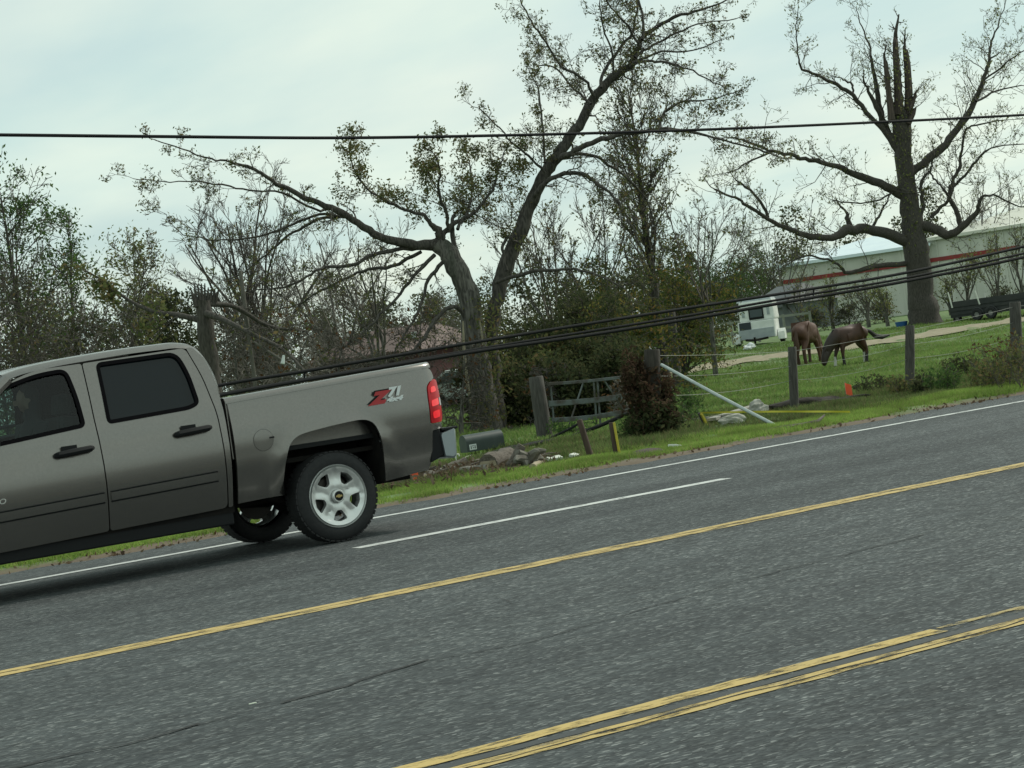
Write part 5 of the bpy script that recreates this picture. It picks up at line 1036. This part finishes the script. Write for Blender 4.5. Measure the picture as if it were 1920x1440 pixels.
b = MB(); b.grid(rows); tag(b.build('caution_tape', mat('tape_yellow', (.62, .55, .05), rough=.5)), 'thin yellow caution tape stretched low across the verge', 'tape')
# marker flags
for x, y, lb, sc_ in ((772, 912, 'small orange marker flag below the truck bumper', 1.6), (1588, 752, 'small orange marker flag in front of the horses', 1.9)):
    q = G(x, y); fl = tag(empty('marker_flag', tuple(q)), lb, 'flag')
    b = MB(); b.tube([V((0, 0, -.05)), V((0, 0, .17*sc_))], .003, 5); b.build('wire', M_WIRE, fl)
    b = MB(); rows = [[V((.0+.09*u*sc_*.75, .015*math.sin(u*5), (.06+.10*w_-.03*u)*sc_)) for u in (0, .33, .66, 1)] for w_ in (0, .5, 1)]; b.grid(rows); b.build('cloth', mat('flag_orange', (.80, .11, .035), rough=.6), fl)
# dug earth beside the right flag
lump('earth_mound', G(1545, 757)+V((0, 0, -.02)), .5, 1.9, .6, .28, mat('dug_earth', (.012, .010, .008), (.03, .024, .017), scale=7, rough=.95, bump=.6), 'low mound of dark dug earth left of the orange flag', 'earth', 61, rz=-.45)

# ------------------------------------------------------------------ horses
def skin_mesh(name, pts, edges, mats, parent, M, root=0, sub=2):
    me = bpy.data.meshes.new(name); me.from_pydata([p[:3] for p in pts], edges, []); o = bpy.data.objects.new('tmp_'+name, me); COL.objects.link(o)
    md = o.modifiers.new('s', 'SKIN'); md.use_smooth_shade = True
    sv = me.skin_vertices[0].data
    for i, p in enumerate(pts):
        r = p[3]; sv[i].radius = r if isinstance(r, tuple) else (r, r); sv[i].use_root = (i == root)
    ms = o.modifiers.new('u', 'SUBSURF'); ms.levels = sub; ms.render_levels = sub
    dg = bpy.context.evaluated_depsgraph_get(); me2 = bpy.data.meshes.new_from_object(o.evaluated_get(dg)); bpy.data.objects.remove(o); bpy.data.meshes.remove(me)
    me2.name = name; me2.transform(M); me2.materials.clear(); return link(name, me2, mats, parent, True)
HP = [(-.78, 0, 1.17, .26), (-.50, 0, 1.19, .37), (-.15, 0, 1.10, (.36, .39)), (.22, 0, 1.09, (.37, .41)), (.52, 0, 1.16, (.29, .37)), (.80, 0, 1.00, (.18, .29)), (1.03, 0, .76, (.13, .23)), (1.20, 0, .52, (.12, .18)), (1.26, 0, .30, (.10, .14)), (1.27, 0, .12, (.07, .095)),
      (.42, .15, .84, .12), (.46, .16, .45, .062), (.44, .16, .14, .045), (.47, .16, .03, .058), (.42, -.15, .84, .12), (.58, -.16, .46, .062), (.62, -.16, .15, .045), (.66, -.16, .03, .058),
      (-.50, .17, .86, .17), (-.68, .17, .54, .075), (-.62, .17, .15, .05), (-.58, .17, .03, .06), (-.56, -.17, .86, .17), (-.82, -.17, .55, .075), (-.80, -.17, .15, .05), (-.77, -.17, .03, .06), (1.16, .06, .66, .03), (1.14, .075, .76, .015), (1.16, -.06, .66, .03), (1.14, -.075, .76, .015), (-.93, 0, 1.12, .12)]
HE = [(0, 1), (1, 2), (2, 3), (3, 4), (4, 5), (5, 6), (6, 7), (7, 8), (8, 9), (3, 10), (10, 11), (11, 12), (12, 13), (3, 14), (14, 15), (15, 16), (16, 17), (1, 18), (18, 19), (19, 20), (20, 21), (1, 22), (22, 23), (23, 24), (24, 25), (7, 26), (26, 27), (7, 28), (28, 29), (0, 30)]
def horse(label, loc, rz, S_, coat, dark, socks, tail):
    root = tag(empty('horse', tuple(loc), rz), label, 'horse', 'horses grazing in the pasture'); root.scale = (S_, S_, S_)
    Mi = Matrix.Identity(4); skin_mesh('body', HP, HE, coat, root, Mi, 2)
    b = MB(); b.tube([V(p) for p in tail], [.05, .075, .10, .095, .04], 8); b.build('tail', dark, root, smooth=True)
    b = MB()
    for t_ in np.linspace(0, 1, 9):
        q = V((.62, 0, 1.38)).lerp(V((1.17, 0, .78)), t_); b.box(q+V((.0, .02*math.sin(t_*9), 0)), (.05, .035, .09), Matrix.Rotation(R_(45), 3, 'Y'))
    b.build('mane', dark, root, bevel=.02)
    for (x0, y0, z0), (x1, y1, z1), r0, r1, white in (((.46, .16, .40), (.44, .16, .06), .06, .06, socks[0]), ((.60, -.16, .42), (.64, -.16, .06), .06, .06, socks[1]), ((-.68, .17, .48), (-.60, .17, .06), .072, .062, socks[2]), ((-.82, -.17, .48), (-.785, -.17, .06), .072, .062, socks[3])):
        b = MB(); b.tube([V((x0, y0, z0)), V((x0, y0, z0)).lerp(V((x1, y1, z1)), .5), V((x1, y1, z1))], [r0*.92, r0*.9, r1*1.05], 10); b.build('lower_leg', mat('sock_white', (.55, .55, .5), rough=.9) if white else dark, root, smooth=True)
    return root
M_BAY = mat('coat_bay', (.036, .012, .006), (.060, .021, .010), scale=4, rough=.55); M_CHEST = mat('coat_chestnut', (.060, .022, .011), (.080, .031, .015), scale=4, rough=.65)
tt = M_BAY.node_tree; bb_ = tt.nodes['Principled BSDF']; s_in = bb_.inputs['Base Color'].links[0].from_socket     # a bay's dark neck, head and legs
g_ = tt.nodes.new('ShaderNodeTexCoord'); sx_ = tt.nodes.new('ShaderNodeSeparateXYZ'); tt.links.new(g_.outputs['Object'], sx_.inputs[0]); mr_ = tt.nodes.new('ShaderNodeMapRange'); mr_.inputs[1].default_value = .45; mr_.inputs[2].default_value = .85; tt.links.new(sx_.outputs[0], mr_.inputs[0])
mm_ = tt.nodes.new('ShaderNodeMixRGB'); tt.links.new(mr_.outputs[0], mm_.inputs[0]); tt.links.new(s_in, mm_.inputs[1]); mm_.inputs[2].default_value = (.020, .010, .007, 1); tt.links.new(mm_.outputs[0], bb_.inputs['Base Color'])
M_HB = mat('hair_black', (.010, .010, .010), (.02, .018, .016), scale=12, rough=.7); M_HC = mat('hair_chestnut', (.06, .028, .016), rough=.7)
h2 = G(1597, 686); hd = depth_of(h2); rw = RT0
def face(v): return math.atan2(v.y, v.x)
wv_ = (V((h2.x, h2.y, 0))).normalized(); left_ = V((-wv_.y, wv_.x, 0))
S2 = 76*hd/FPX/1.56
horse('bay horse with black legs grazing, its dark tail flying out', h2, face(left_*.80-wv_*.60), S2, M_BAY, M_HB, (0, 1, 0, 1), [(-.86, 0, 1.28), (-1.05, 0, 1.22), (-1.3, .02, .98), (-1.6, .03, .92), (-1.95, .03, .95)])
h1 = G(1519, 683)
horse('chestnut horse grazing with its rump towards the road', h1, face(wv_*.93-left_*.36), S2*1.06*depth_of(h1)/hd, M_CHEST, M_HC, (0, 0, 0, 0), [(-.88, 0, 1.26), (-.98, 0, 1.05), (-1.0, 0, .8), (-.98, 0, .6), (-.97, 0, .42)])

# ------------------------------------------------------------------ the truck's driver
DM = mat('dark_jacket', (.018, .02, .024), rough=.9); SKINM = mat('skin', (.33, .19, .14), rough=.6)
drv = tag(empty('person', (7.41, 16.2, -.012)), 'person in dark clothing at the wheel of the pickup truck', 'person')
Mx = Matrix.Translation(TF(-2.46, -.40, .90))
pp_ = [(0, 0, .06, .15), (.04, 0, .28, .15), (.05, 0, .47, (.17, .12)), (.03, 0, .60, .06), (.02, 0, .70, .085), (.01, 0, .80, .085),
       (.03, .20, .50, .07), (-.10, .23, .28, .05), (-.34, .18, .30, .04), (-.45, .12, .34, .035), (.03, -.20, .50, .07), (-.10, -.23, .28, .05), (-.34, -.18, .30, .04), (-.45, -.12, .34, .035),
       (-.42, .10, .06, .09), (-.52, .10, -.35, .06), (-.42, -.10, .06, .09), (-.52, -.10, -.35, .06), (-.66, .10, -.38, .04), (-.66, -.10, -.38, .04)]
pe_ = [(0, 1), (1, 2), (2, 3), (3, 4), (4, 5), (2, 6), (6, 7), (7, 8), (8, 9), (2, 10), (10, 11), (11, 12), (12, 13), (0, 14), (14, 15), (0, 16), (16, 17), (15, 18), (17, 19)]
skin_mesh('body', pp_, pe_, DM, drv, Mx, 0)
b = MB(); b.lathe([(0, -.075), (.055, -.06), (.085, 0), (.055, .06), (0, .075)], 16, Mx @ Matrix.Translation((-.005, 0, .75)) @ Matrix.Diagonal((1.05, 1, 1.35, 1))); b.box(Mx @ V((-.10, 0, .735)), (.018, .014, .022)); b.build('head', SKINM, drv, smooth=True)
b = MB(); b.lathe([(0, -.085), (.06, -.066), (.092, 0), (.06, .066), (0, .085)], 16, Mx @ Matrix.Translation((.022, 0, .79)) @ Matrix.Diagonal((1.0, 1, 1.1, 1))); b.build('hair', mat('hair_dark', (.02, .016, .012), rough=.8), drv, smooth=True)

# ------------------------------------------------------------------ vehicles and buildings behind
def wheel_simple(parent, c, r, wd, axis, name='wheel'):
    a = V(axis).normalized(); M0 = Matrix.Translation(c) @ V((0, 1, 0)).rotation_difference(a).to_matrix().to_4x4()
    b = MB(); b.lathe([(r*.45, -wd*.4), (r*.6, -wd*.5), (r*.92, -wd*.5), (r, -wd*.38), (r, wd*.38), (r*.92, wd*.5), (r*.6, wd*.5), (r*.45, wd*.4)], 24, M0); wh = b.build(name, M_TYRE, parent, smooth=True)
    b = MB(); b.lathe([(0, -wd*.32), (r*.55, -wd*.35), (r*.55, wd*.35), (0, wd*.32)], 20, M0); b.build('rim', mat('old_rim', (.20, .20, .19), rough=.6, metal=.4), wh, smooth=True); return wh
# horse trailer
tb = G(1421, 648); td = depth_of(tb); k_ = td/FPX                 # metres per pixel there
tv = V((tb.x, tb.y, 0)).normalized(); trl = tag(empty('horse_trailer', tuple(tb), math.atan2(-tv.x, tv.y)-.10), 'white boxy horse trailer parked at the back of the pasture', 'trailer')
M_TW = mat('trailer_white', (.78, .80, .77), (.66, .69, .66), scale=2.5, rough=.5); M_TG = mat('trailer_grey', (.30, .34, .36), (.37, .41, .42), scale=4, rough=.45); M_TD = mat('trailer_dark', (.03, .04, .05), rough=.35)
def pxm(v): return v*k_
z0 = pxm(12); bx0, bx1 = pxm(-33), pxm(36)
b = MB(); b.box(((bx0+bx1)/2, pxm(50), z0+pxm(17)), ((bx1-bx0)/2, pxm(48), pxm(17))); body = b.build('body', M_TW, trl, bevel=.05)
b = MB(); b.box(((bx0+bx1)/2+pxm(3), pxm(55), z0+pxm(34+19)), (pxm(33), pxm(50), pxm(19)), taper=.95); up_b = b.build('upper_body', M_TW, trl, bevel=.08)
b = MB(); b.box((pxm(4), pxm(4.6), z0+pxm(47)), (pxm(14), pxm(.8), pxm(10.5))); wn = b.build('window', M_BLACK, up_b, bevel=.02)
b = MB(); b.box((pxm(4), pxm(3.6), z0+pxm(48)), (pxm(11.5), pxm(.4), pxm(7))); b.build('pane', mat('trailer_glass', (.08, .10, .11), rough=.15), wn)
for x in (-20, 27): 
    b = MB(); b.box((pxm(x), pxm(4.6), z0+pxm(52)), (pxm(2.5), pxm(.5), pxm(9))); b.build('vent', M_TG, up_b)
b = MB(); b.box((pxm(-19), pxm(1.4), z0+pxm(25)), (pxm(11), pxm(.6), pxm(8))); b.build('dark_panel', M_TD, body)
b = MB(); b.box((pxm(1), pxm(1.2), z0+pxm(10)), (pxm(33), pxm(.9), pxm(9))); b.build('stone_guard', M_TG, body, bevel=.01)
b = MB(); b.box((pxm(2), pxm(60), z0+pxm(73)), (pxm(33), pxm(52), pxm(2.5)), taper=.93); b.build('roof', M_TG, trl, bevel=.03)
for s in (-1, 1):
    x = pxm(1.5+s*42); b = MB(); P = [(-22, 0), (-20, 14), (-12, 20), (12, 20), (20, 14), (22, 0)]
    b.prism([(pxm(p_), pxm(h_+6)) for p_, h_ in P], pxm(13), Matrix.Translation((x+pxm(6.5), pxm(50), 0)) @ Matrix.Rotation(R_(90), 4, 'Z')); b.build('fender', M_TW, trl, bevel=.02)
    wheel_simple(trl, (x, pxm(50), pxm(11)), pxm(12), pxm(9), (1, 0, 0))
b = MB(); b.bar((pxm(-20), pxm(2), z0), (0, pxm(-45), z0-pxm(2)), .1); b.bar((pxm(20), pxm(2), z0), (0, pxm(-45), z0-pxm(2)), .1); b.tube([(0, pxm(-40), z0-pxm(8)), (0, pxm(-40), z0+pxm(4))], .05, 8); b.build('drawbar', M_UNDER, trl)
lump('white_bag', G(1405, 657)+V((0, 0, .10)), .26, 1.2, .8, .7, mat('bag_white', (.62, .65, .65), rough=.7), 'crumpled white bag on the grass below the trailer', 'bag', 71)
# parked van
vb = base_at(1222, 76); vv = V((vb.x, vb.y, 0)).normalized(); van = tag(empty('parked_van', tuple(vb), math.atan2(-vv.x, vv.y)+.35), 'pale parked van half hidden by bushes left of the trailer', 'van')
M_VW = mat('van_white', (.50, .55, .53), (.44, .48, .47), scale=3, rough=.4)
prof_v = [(-.0, .35), (0, .95), (.75, 1.12), (1.35, 1.85), (1.6, 1.98), (4.4, 1.98), (4.6, 1.9), (4.65, .40)]
b = MB(); b.prism([(y_, z_) for y_, z_ in prof_v], 1.8, Matrix.Translation((.9, 0, 0)) @ Matrix.Rotation(R_(90), 4, 'Z')); b.build('body', M_VW, van, bevel=.07)
b = MB(); b.add([(-.74, .79, 1.15), (.74, .79, 1.15), (.66, 1.36, 1.84), (-.66, 1.36, 1.84)], [(0, 1, 2, 3)]); b.v = [(x, y-.03, z+.03) for x, y, z in b.v]; b.build('windscreen', mat('van_glass', (.10, .14, .15), rough=.08), van)
b = MB(); b.box((0, -.03, .75), (.5, .03, .12)); b.build('grille', M_BLACK, van, bevel=.01)
b = MB(); b.box((0, -.06, .45), (.9, .08, .09)); b.build('bumper', M_TG, van, bevel=.03)
for s in (-1, 1):
    b = MB(); b.box((s*.70, -.02, .78), (.13, .04, .10)); b.build('headlight', M_CLEAR, van, bevel=.02)
    b = MB(); b.box((s*1.02, .95, 1.25), (.09, .05, .12)); b.build('door_mirror', M_BLACK, van, bevel=.02)
    for y in (.85, 3.7): wheel_simple(van, (s*.80, y, .33), .33, .22, (1, 0, 0))
# pale car glimpsed behind the trunk
cb_ = base_at(1000, 66); car = tag(empty('parked_car', tuple(cb_), math.atan2(-vv.x, vv.y)+1.1), 'pale parked car glimpsed through the brush right of the forked trunk', 'car')
prof_c = [(0, .35), (0, .72), (.9, .86), (1.6, 1.38), (3.2, 1.42), (3.9, .98), (4.4, .92), (4.45, .4)]
b = MB(); b.prism(prof_c, 1.7, Matrix.Translation((.85, 0, 0)) @ Matrix.Rotation(R_(90), 4, 'Z')); b.build('body', M_VW, car, bevel=.08)
for s in (-1, 1):
    b = MB(); b.prism([(1.25, .92), (1.75, 1.3), (3.1, 1.33), (3.55, .98)], .02, Matrix.Translation((s*.86+.01, 0, 0)) @ Matrix.Rotation(R_(90), 4, 'Z')); b.build('side_window', MATS['van_glass'], car)
    for y in (.8, 3.5): wheel_simple(car, (s*.76, y, .31), .31, .2, (1, 0, 0))
# flatbed trailer with white stakes
f0 = G(1786, 606); f1 = base_at(2010, depth_of(f0)-4); fd = (f1-f0); fd.z = 0; Lf_ = fd.length; fz = math.atan2(fd.y, fd.x)
flat = tag(empty('utility_trailer', tuple(f0), fz), 'long dark utility trailer with white stakes at the right edge', 'trailer'); kf = depth_of(f0)/FPX
M_FB = mat('trailer_black', (.022, .026, .026), (.035, .038, .036), scale=3, rough=.7)
b = MB(); b.box((Lf_/2, 0, 24*kf), (Lf_/2, .05, 15*kf)); b.box((Lf_/2, 1.9, 24*kf), (Lf_/2, .05, 15*kf)); b.box((0, .95, 24*kf), (.05, .95, 15*kf)); b.box((Lf_/2, .95, 14*kf), (Lf_/2, .9, .05)); b.build('box_body', M_FB, flat)
for k in range(3):
    b = MB(); b.box((Lf_/2, -.07, (16+k*7.5)*kf), (Lf_/2, .02, 2.6*kf)); b.build('side_board', M_FB, flat)
for k, (x, lean, hgt, y) in enumerate(((6, -5, 30, -.1), (34, 1, 20, 1.9), (62, -6, 26, -.1), (90, -1, 20, 1.9), (128, 1, 12, 1.9))):
    b = MB(); b.tube([(x*kf, y, 28*kf), ((x+lean)*kf, y, (28+hgt)*kf)], 1.5*kf, 8); b.build('stake', mat('stake_white', (.60, .62, .55), rough=.6), flat)
for x in (56, 84):
    wheel_simple(flat, (x*kf, -.16, 10*kf), 10.5*kf, .22, (0, 1, 0))
    b = MB(); b.tube([((x+12*math.cos(a))*kf, -.16, (10+12*math.sin(a))*kf) for a in np.linspace(.1, math.pi-.1, 10)], .04, 6); b.build('mudguard', M_FB, flat)
wheel_simple(flat, (-8*kf, .95, 6*kf), 8*kf, .18, (0, 1, 0), 'jockey_wheel')
bl = G(1691, 613); tub = tag(empty('blue_tub', tuple(bl)), 'blue plastic tub on the grass left of the broken tree', 'tub'); b = MB(); r0 = 12*depth_of(bl)/FPX
b.lathe([(0, .02), (r0*.85, .02), (r0, r0*.8), (r0*1.06, r0*.82), (r0*.98, r0*.8), (r0*.8, .06)], 20, Matrix.Rotation(R_(90), 4, 'X')); M_BLUE = mat('tub_blue', (.02, .10, .28), rough=.5); b.build('shell', M_BLUE, tub, smooth=True)
# pale metal building, with the lower gable block at its right
bdep = 128; kb = bdep/FPX
A0 = base_at(1478, bdep); A1 = base_at(1752, bdep-4); A2 = base_at(2140, bdep-11)
zb = min(A0.z, A1.z, A2.z)-.4
M_WALL = mat('metal_wall', (.50, .51, .45), (.60, .60, .54), scale=1.2, rough=.6, stretch=(1, 1, .2)); M_ROOF = mat('white_roof', (.70, .80, .84), (.64, .74, .80), scale=.8, rough=.35, metal=.2); M_STRIPE = mat('red_stripe', (.27, .022, .024), (.20, .024, .024), scale=2, rough=.6); M_ROOFC = mat('cream_roof', (.62, .62, .54), (.56, .56, .48), scale=1, rough=.5)
def shed(name, label, P, Q, deep, ze, zr, wallm, roofm, inset, stripe=None, ridge_off=None):
    d = (Q-P); d.z = 0; Ln = d.length; d.normalize(); nrm = V((-d.y, d.x, 0))
    if nrm.dot(V((P.x, P.y, 0))) < 0: nrm = -nrm
    root = tag(empty(name, (P.x, P.y, zb)), label, 'building'); R0 = Matrix((d, nrm, V((0, 0, 1)))).transposed().to_4x4(); he = ze-zb; hr = zr-zb
    def X(x, y, z): return R0 @ V((x, y, z))
    b = MB(); b.add([X(0, 0, 0), X(Ln, 0, 0), X(Ln, deep, 0), X(0, deep, 0), X(0, 0, he), X(Ln, 0, he), X(Ln, deep, he), X(0, deep, he)], [(0, 1, 5, 4), (1, 2, 6, 5), (2, 3, 7, 6), (3, 0, 4, 7)]); wl = b.build('wall', wallm, root)
    n_ = int(Ln/1.1)
    for k in range(n_):
        x = (k+.5)*Ln/n_; b = MB(); b.box(X(x, -.03, he/2), (.045, .05, he/2), R0.to_3x3()); b.build('wall_rib', wallm, wl)
    i0, i1 = inset; e = .25
    b = MB(); b.add([X(-e, -e, he), X(Ln+e, -e, he), X(Ln+e, deep+e, he), X(-e, deep+e, he), X(i0, deep/2, hr), X(Ln-i1, deep/2, hr)], [(0, 1, 5, 4), (2, 3, 4, 5), (3, 0, 4), (1, 2, 5), (3, 2, 1, 0)]); rf_ = b.build('roof', roofm, root)
    b = MB(); b.box(X(Ln/2, -e-.03, he-.06), (Ln/2+e, .03, .10), R0.to_3x3()); b.build('eave_trim', roofm, rf_)
    if stripe:
        b = MB(); b.box(X((stripe[0]+stripe[1])/2*Ln, -.075, stripe[2]-zb), ((stripe[1]-stripe[0])/2*Ln, .01, stripe[3]), R0.to_3x3()); b.build('red_stripe', M_STRIPE, wl)
    return root
def zat(x, y, dp): return atd(x, y, dp).z
shed('metal_building', 'long pale metal building with white roof and red stripe behind the broken tree', A0, A1, 16, zat(1478, 496, bdep), zat(1610, 447, bdep+8), M_WALL, M_ROOF, (5.0, 5.0), (0, 1, zat(1478, 528, bdep), .13))
shed('metal_building', 'taller cream-roofed metal building at the right edge', A1+V((.3, .2, 0)), A2, 18, zat(1752, 447, bdep-4)+.05, zat(1800, 408, bdep+5), M_WALL, M_ROOFC, (3.2, 4), (0, .45, zat(1752, 487, bdep-4), .13))
G0 = base_at(1405, 112); G1 = base_at(1470, 110); zb_old = zb
shed('grey_shed', 'small dark grey shed beside the white trailer', G0, G1, 5, zat(1440, 575, 111), zat(1440, 540, 113), mat('grey_siding', (.10, .115, .12), (.13, .145, .15), scale=2, rough=.7), mat('grey_roof', (.09, .10, .105), rough=.6), (.3, .3))
# red barn behind the bed
b0 = base_at(585, 68); b1 = base_at(752, 66)
zb = b0.z-.2; shed('red_barn', 'low red barn with a rusty metal roof behind the truck bed', b0, b1, 6, zat(700, 666, 65), zat(700, 618, 68), mat('barn_red', (.055, .016, .014), (.035, .012, .011), scale=2, rough=.9), mat('rusty_roof', (.085, .05, .043), (.13, .085, .075), scale=2.5, rough=.7), (.4, .4))
b = MB(); q = atd(776, 628, 62); b.box(q, (.09, .03, .10)); tag(b.build('white_box', mat('box_white', (.6, .63, .62), rough=.6), bevel=.01), 'small white box on a stem at the right end of the barn roof', 'box')
b = MB(); q = atd(531, 674, 37); b.box(q, (.045, .02, .09), Matrix.Rotation(.3, 3, 'Y'), taper=.5); tag(b.build('white_rag', MATS['bag_white'], bevel=.02), 'small white rag caught on a dead branch over the truck bed', 'rag')
# pale board fence far behind the trailer
p0 = base_at(1180, 100); p1 = base_at(1520, 98); bf = tag(empty('board_fence', tuple(p0)), 'pale board fence far behind the white trailer', 'fence'); o = V(p0)
for h_ in (.55, 1.15):
    b = MB(); b.bar(p0-o+V((0, 0, h_)), p1-o+V((0, 0, h_)), .04, .12); b.build('board', mat('board_pale', (.26, .27, .23), (.18, .19, .16), scale=3, rough=.8), bf)
for k in range(8):
    q = p0.lerp(p1, k/7)-o; b = MB(); b.box(q+V((0, .06, .5)), (.05, .05, .75)); b.build('post', MATS['board_pale'], bf)
b0 = base_at(1258, 60); tag(post_mesh('utility_post', b0, atd(1258, 585, 60), .14, None, BARKD), 'dark upright post right of the parked van', 'post')

# ------------------------------------------------------------------ grass
def blades(name, label, n, xr, yr, hr, wd, m, seed, ymin=None, keep=None):
    rng = np.random.default_rng(seed); Y = rng.uniform(yr[0], yr[1], n); k = rng.uniform(xr[0], xr[1], n); X = k*Y
    if keep is not None:
        mk = keep(X, Y, rng); X, Y = X[mk], Y[mk]
    n = len(X); Z = gz(X, Y); h = rng.uniform(hr[0], hr[1], n)*(.7+.6*(.5+.5*np.sin(X*1.7+np.sin(Y*2.1)*2))); a = rng.uniform(0, 2*np.pi, n); wv2 = wd*rng.uniform(.6, 1.3, n); ln = rng.normal(0, .6, (n, 2))*h[:, None]
    v = np.stack([np.stack([X-np.cos(a)*wv2, Y-np.sin(a)*wv2, Z-.01], -1), np.stack([X+np.cos(a)*wv2, Y+np.sin(a)*wv2, Z-.01], -1), np.stack([X+ln[:, 0], Y+ln[:, 1], Z+h], -1)], 1).reshape(-1, 3)
    return tag(npmesh(name, v, np.arange(3*n).reshape(-1, 3), m), label, 'grass', kind='stuff')
GR1 = mat('grass_bright', (.1, .17, .04), patch=1.1, island=[(0.168, 0.263, 0.063), (0.231, 0.367, 0.084), (0.294, 0.441, 0.105), (0.336, 0.326, 0.147)])
GR2 = mat('grass_dark', (.05, .09, .02), patch=.9, island=[(0.224, 0.179, 0.112), (0.095, 0.134, 0.050), (0.134, 0.202, 0.069), (0.174, 0.246, 0.084), (0.224, 0.224, 0.112)])
GR3 = mat('grass_pasture', (.06, .1, .03), patch=.45, island=[(0.137, 0.221, 0.063), (0.179, 0.294, 0.082), (0.231, 0.347, 0.105), (0.273, 0.284, 0.137)])
TPX = np.array([p[:2] for p in tp])
def off_track(X, Y):
    m_ = np.ones(len(X), bool)
    for q in TPX: m_ &= (X-q[0])**2+(Y-q[1])**2 > 1.7**2
    return m_
def bare(X, Y, r): return (np.sin(X*2.3+1.3*np.sin(Y*3.1))+np.sin(X*.9+Y*2.2+1)+.8*np.sin(X*5.3-Y*4.1)+r.normal(0, .6, len(X))) > -1.25
edge_n = lambda X: .16*np.sin(X*1.9+.7)+.09*np.sin(X*4.7+2)+.14*np.sin(X*.53)
blades('verge_grass', 'short bright grass along the road edge', 210000, (.25, 1.15), (19.25, 21.3), (.025, .075), .007, GR1, 1, keep=lambda X, Y, r: ((Y+edge_n(X)+r.normal(0, .14, len(X))) > 19.5) & bare(X, Y, r))
blades('fence_grass', 'rough darker grass between the verge and the fence', 130000, (.40, 1.15), (20.9, 27), (.03, .115), .009, GR2, 2, keep=bare)
blades('pasture_grass', 'grazed green pasture grass around the horses', 150000, (.55, 1.12), (26, 70), (.04, .12), .018, GR3, 3, keep=lambda X, Y, r: off_track(X, Y))
# weeds along the fence
def weed(label, x, y, h, seed, m=LEAF_OLIVE, n=14):
    T = Tree(seed); rng = T.rng; CW = dict(seg=4, wob=.2, trop=.08, rmin=.004, kids=[4], ang=(25, 60), ratio=.5, leaf=.55, nl=3, ls=.05, lsize=.07, leaflv=1)
    for k in range(n): a = rng.uniform(0, 6.28); grow(T, V((rng.gauss(0, .14), rng.gauss(0, .14), -.02)), V((math.cos(a)*.35, math.sin(a)*.35, 1)), h*rng.uniform(.6, 1.1), .006, 1, CW)
    q = G(x, y); root = tag(empty('weed_clump', tuple(q)), label, 'weed', 'weeds along the pasture fence'); v, f = tubes_np(T.tw, 3); npmesh('stems', v, f, TWIG, root)
    v, f = leaves_np(T.lv, seed); npmesh('leaves', v, f, m, root)
for k, (x, y, h, m, lb) in enumerate([(1905, 722, .75, LEAF_DRY, 'tall brown weeds at the right edge by the last post'), (1880, 730, .5, LEAF_OLIVE, 'olive weeds left of the last fence post'), (1848, 728, .5, LEAF_OLIVE, 'low olive weeds between the right fence posts'), (1800, 705, .4, LEAF_DARK, 'dark low weed midway between the right fence posts'), (1735, 738, .35, LEAF_DARK, 'dark weed tuft at the foot of the middle fence post'), (1690, 742, .3, LEAF_OLIVE, 'small weed tuft left of the middle fence post'), (1640, 738, .3, LEAF_DARK, 'dark weed tuft right of the orange flag'), (1925, 730, .7, LEAF_OLIVE, 'tall weeds cut off by the right picture edge'), (1275, 800, .35, LEAF_GREEN, 'green weed at the right foot of the corner post'), (1300, 770, .4, LEAF_GREEN, 'green weed behind the tape stake'), (1290, 730, .5, LEAF_GREEN, 'leafy weed right of the dead vine'), (1770, 735, .35, LEAF_GREEN, 'green weed right of the middle fence post'), (1060, 822, .3, LEAF_GREEN, 'green weed at the foot of the gate'), (1190, 820, .3, LEAF_GREEN, 'green weed left of the dead vine')]):
    weed(lb, x, y, h, 400+k, m)
# a white chip on the asphalt
r = ray(474, 1320); q = CAM+r*(CAMZ-.01)/(-r.z); b = MB(); b.box(q+V((0, 0, .002)), (.018, .006, .003)); tag(b.build('paint_chip', MATS['white_plastic']), 'tiny white chip lying on the asphalt by the long crack', 'chip')

rngq = np.random.default_rng(91); n = 700; Y = 19.15+rngq.gamma(1.6, .14, n)-.25*rngq.random(n); X = rngq.uniform(.27, 1.12, n)*Y; k_ = np.sin(X*1.1)+np.sin(X*2.7+1)+rngq.normal(0, .7, n) > 0; X, Y = X[k_], Y[k_]
v, f = leaves_np(np.stack([X, Y, np.maximum(roadz(Y), gz(X, Y))+.012, rngq.uniform(.025, .085, len(X))], -1), 12, .5)
tag(npmesh('leaf_litter', v, f, mat('leaf_litter', (.1, .07, .05), island=[(.07, .05, .035), (.13, .09, .06), (.20, .16, .11), (.10, .055, .03)])), 'dead leaves and grit along the asphalt edge', 'litter', kind='stuff')
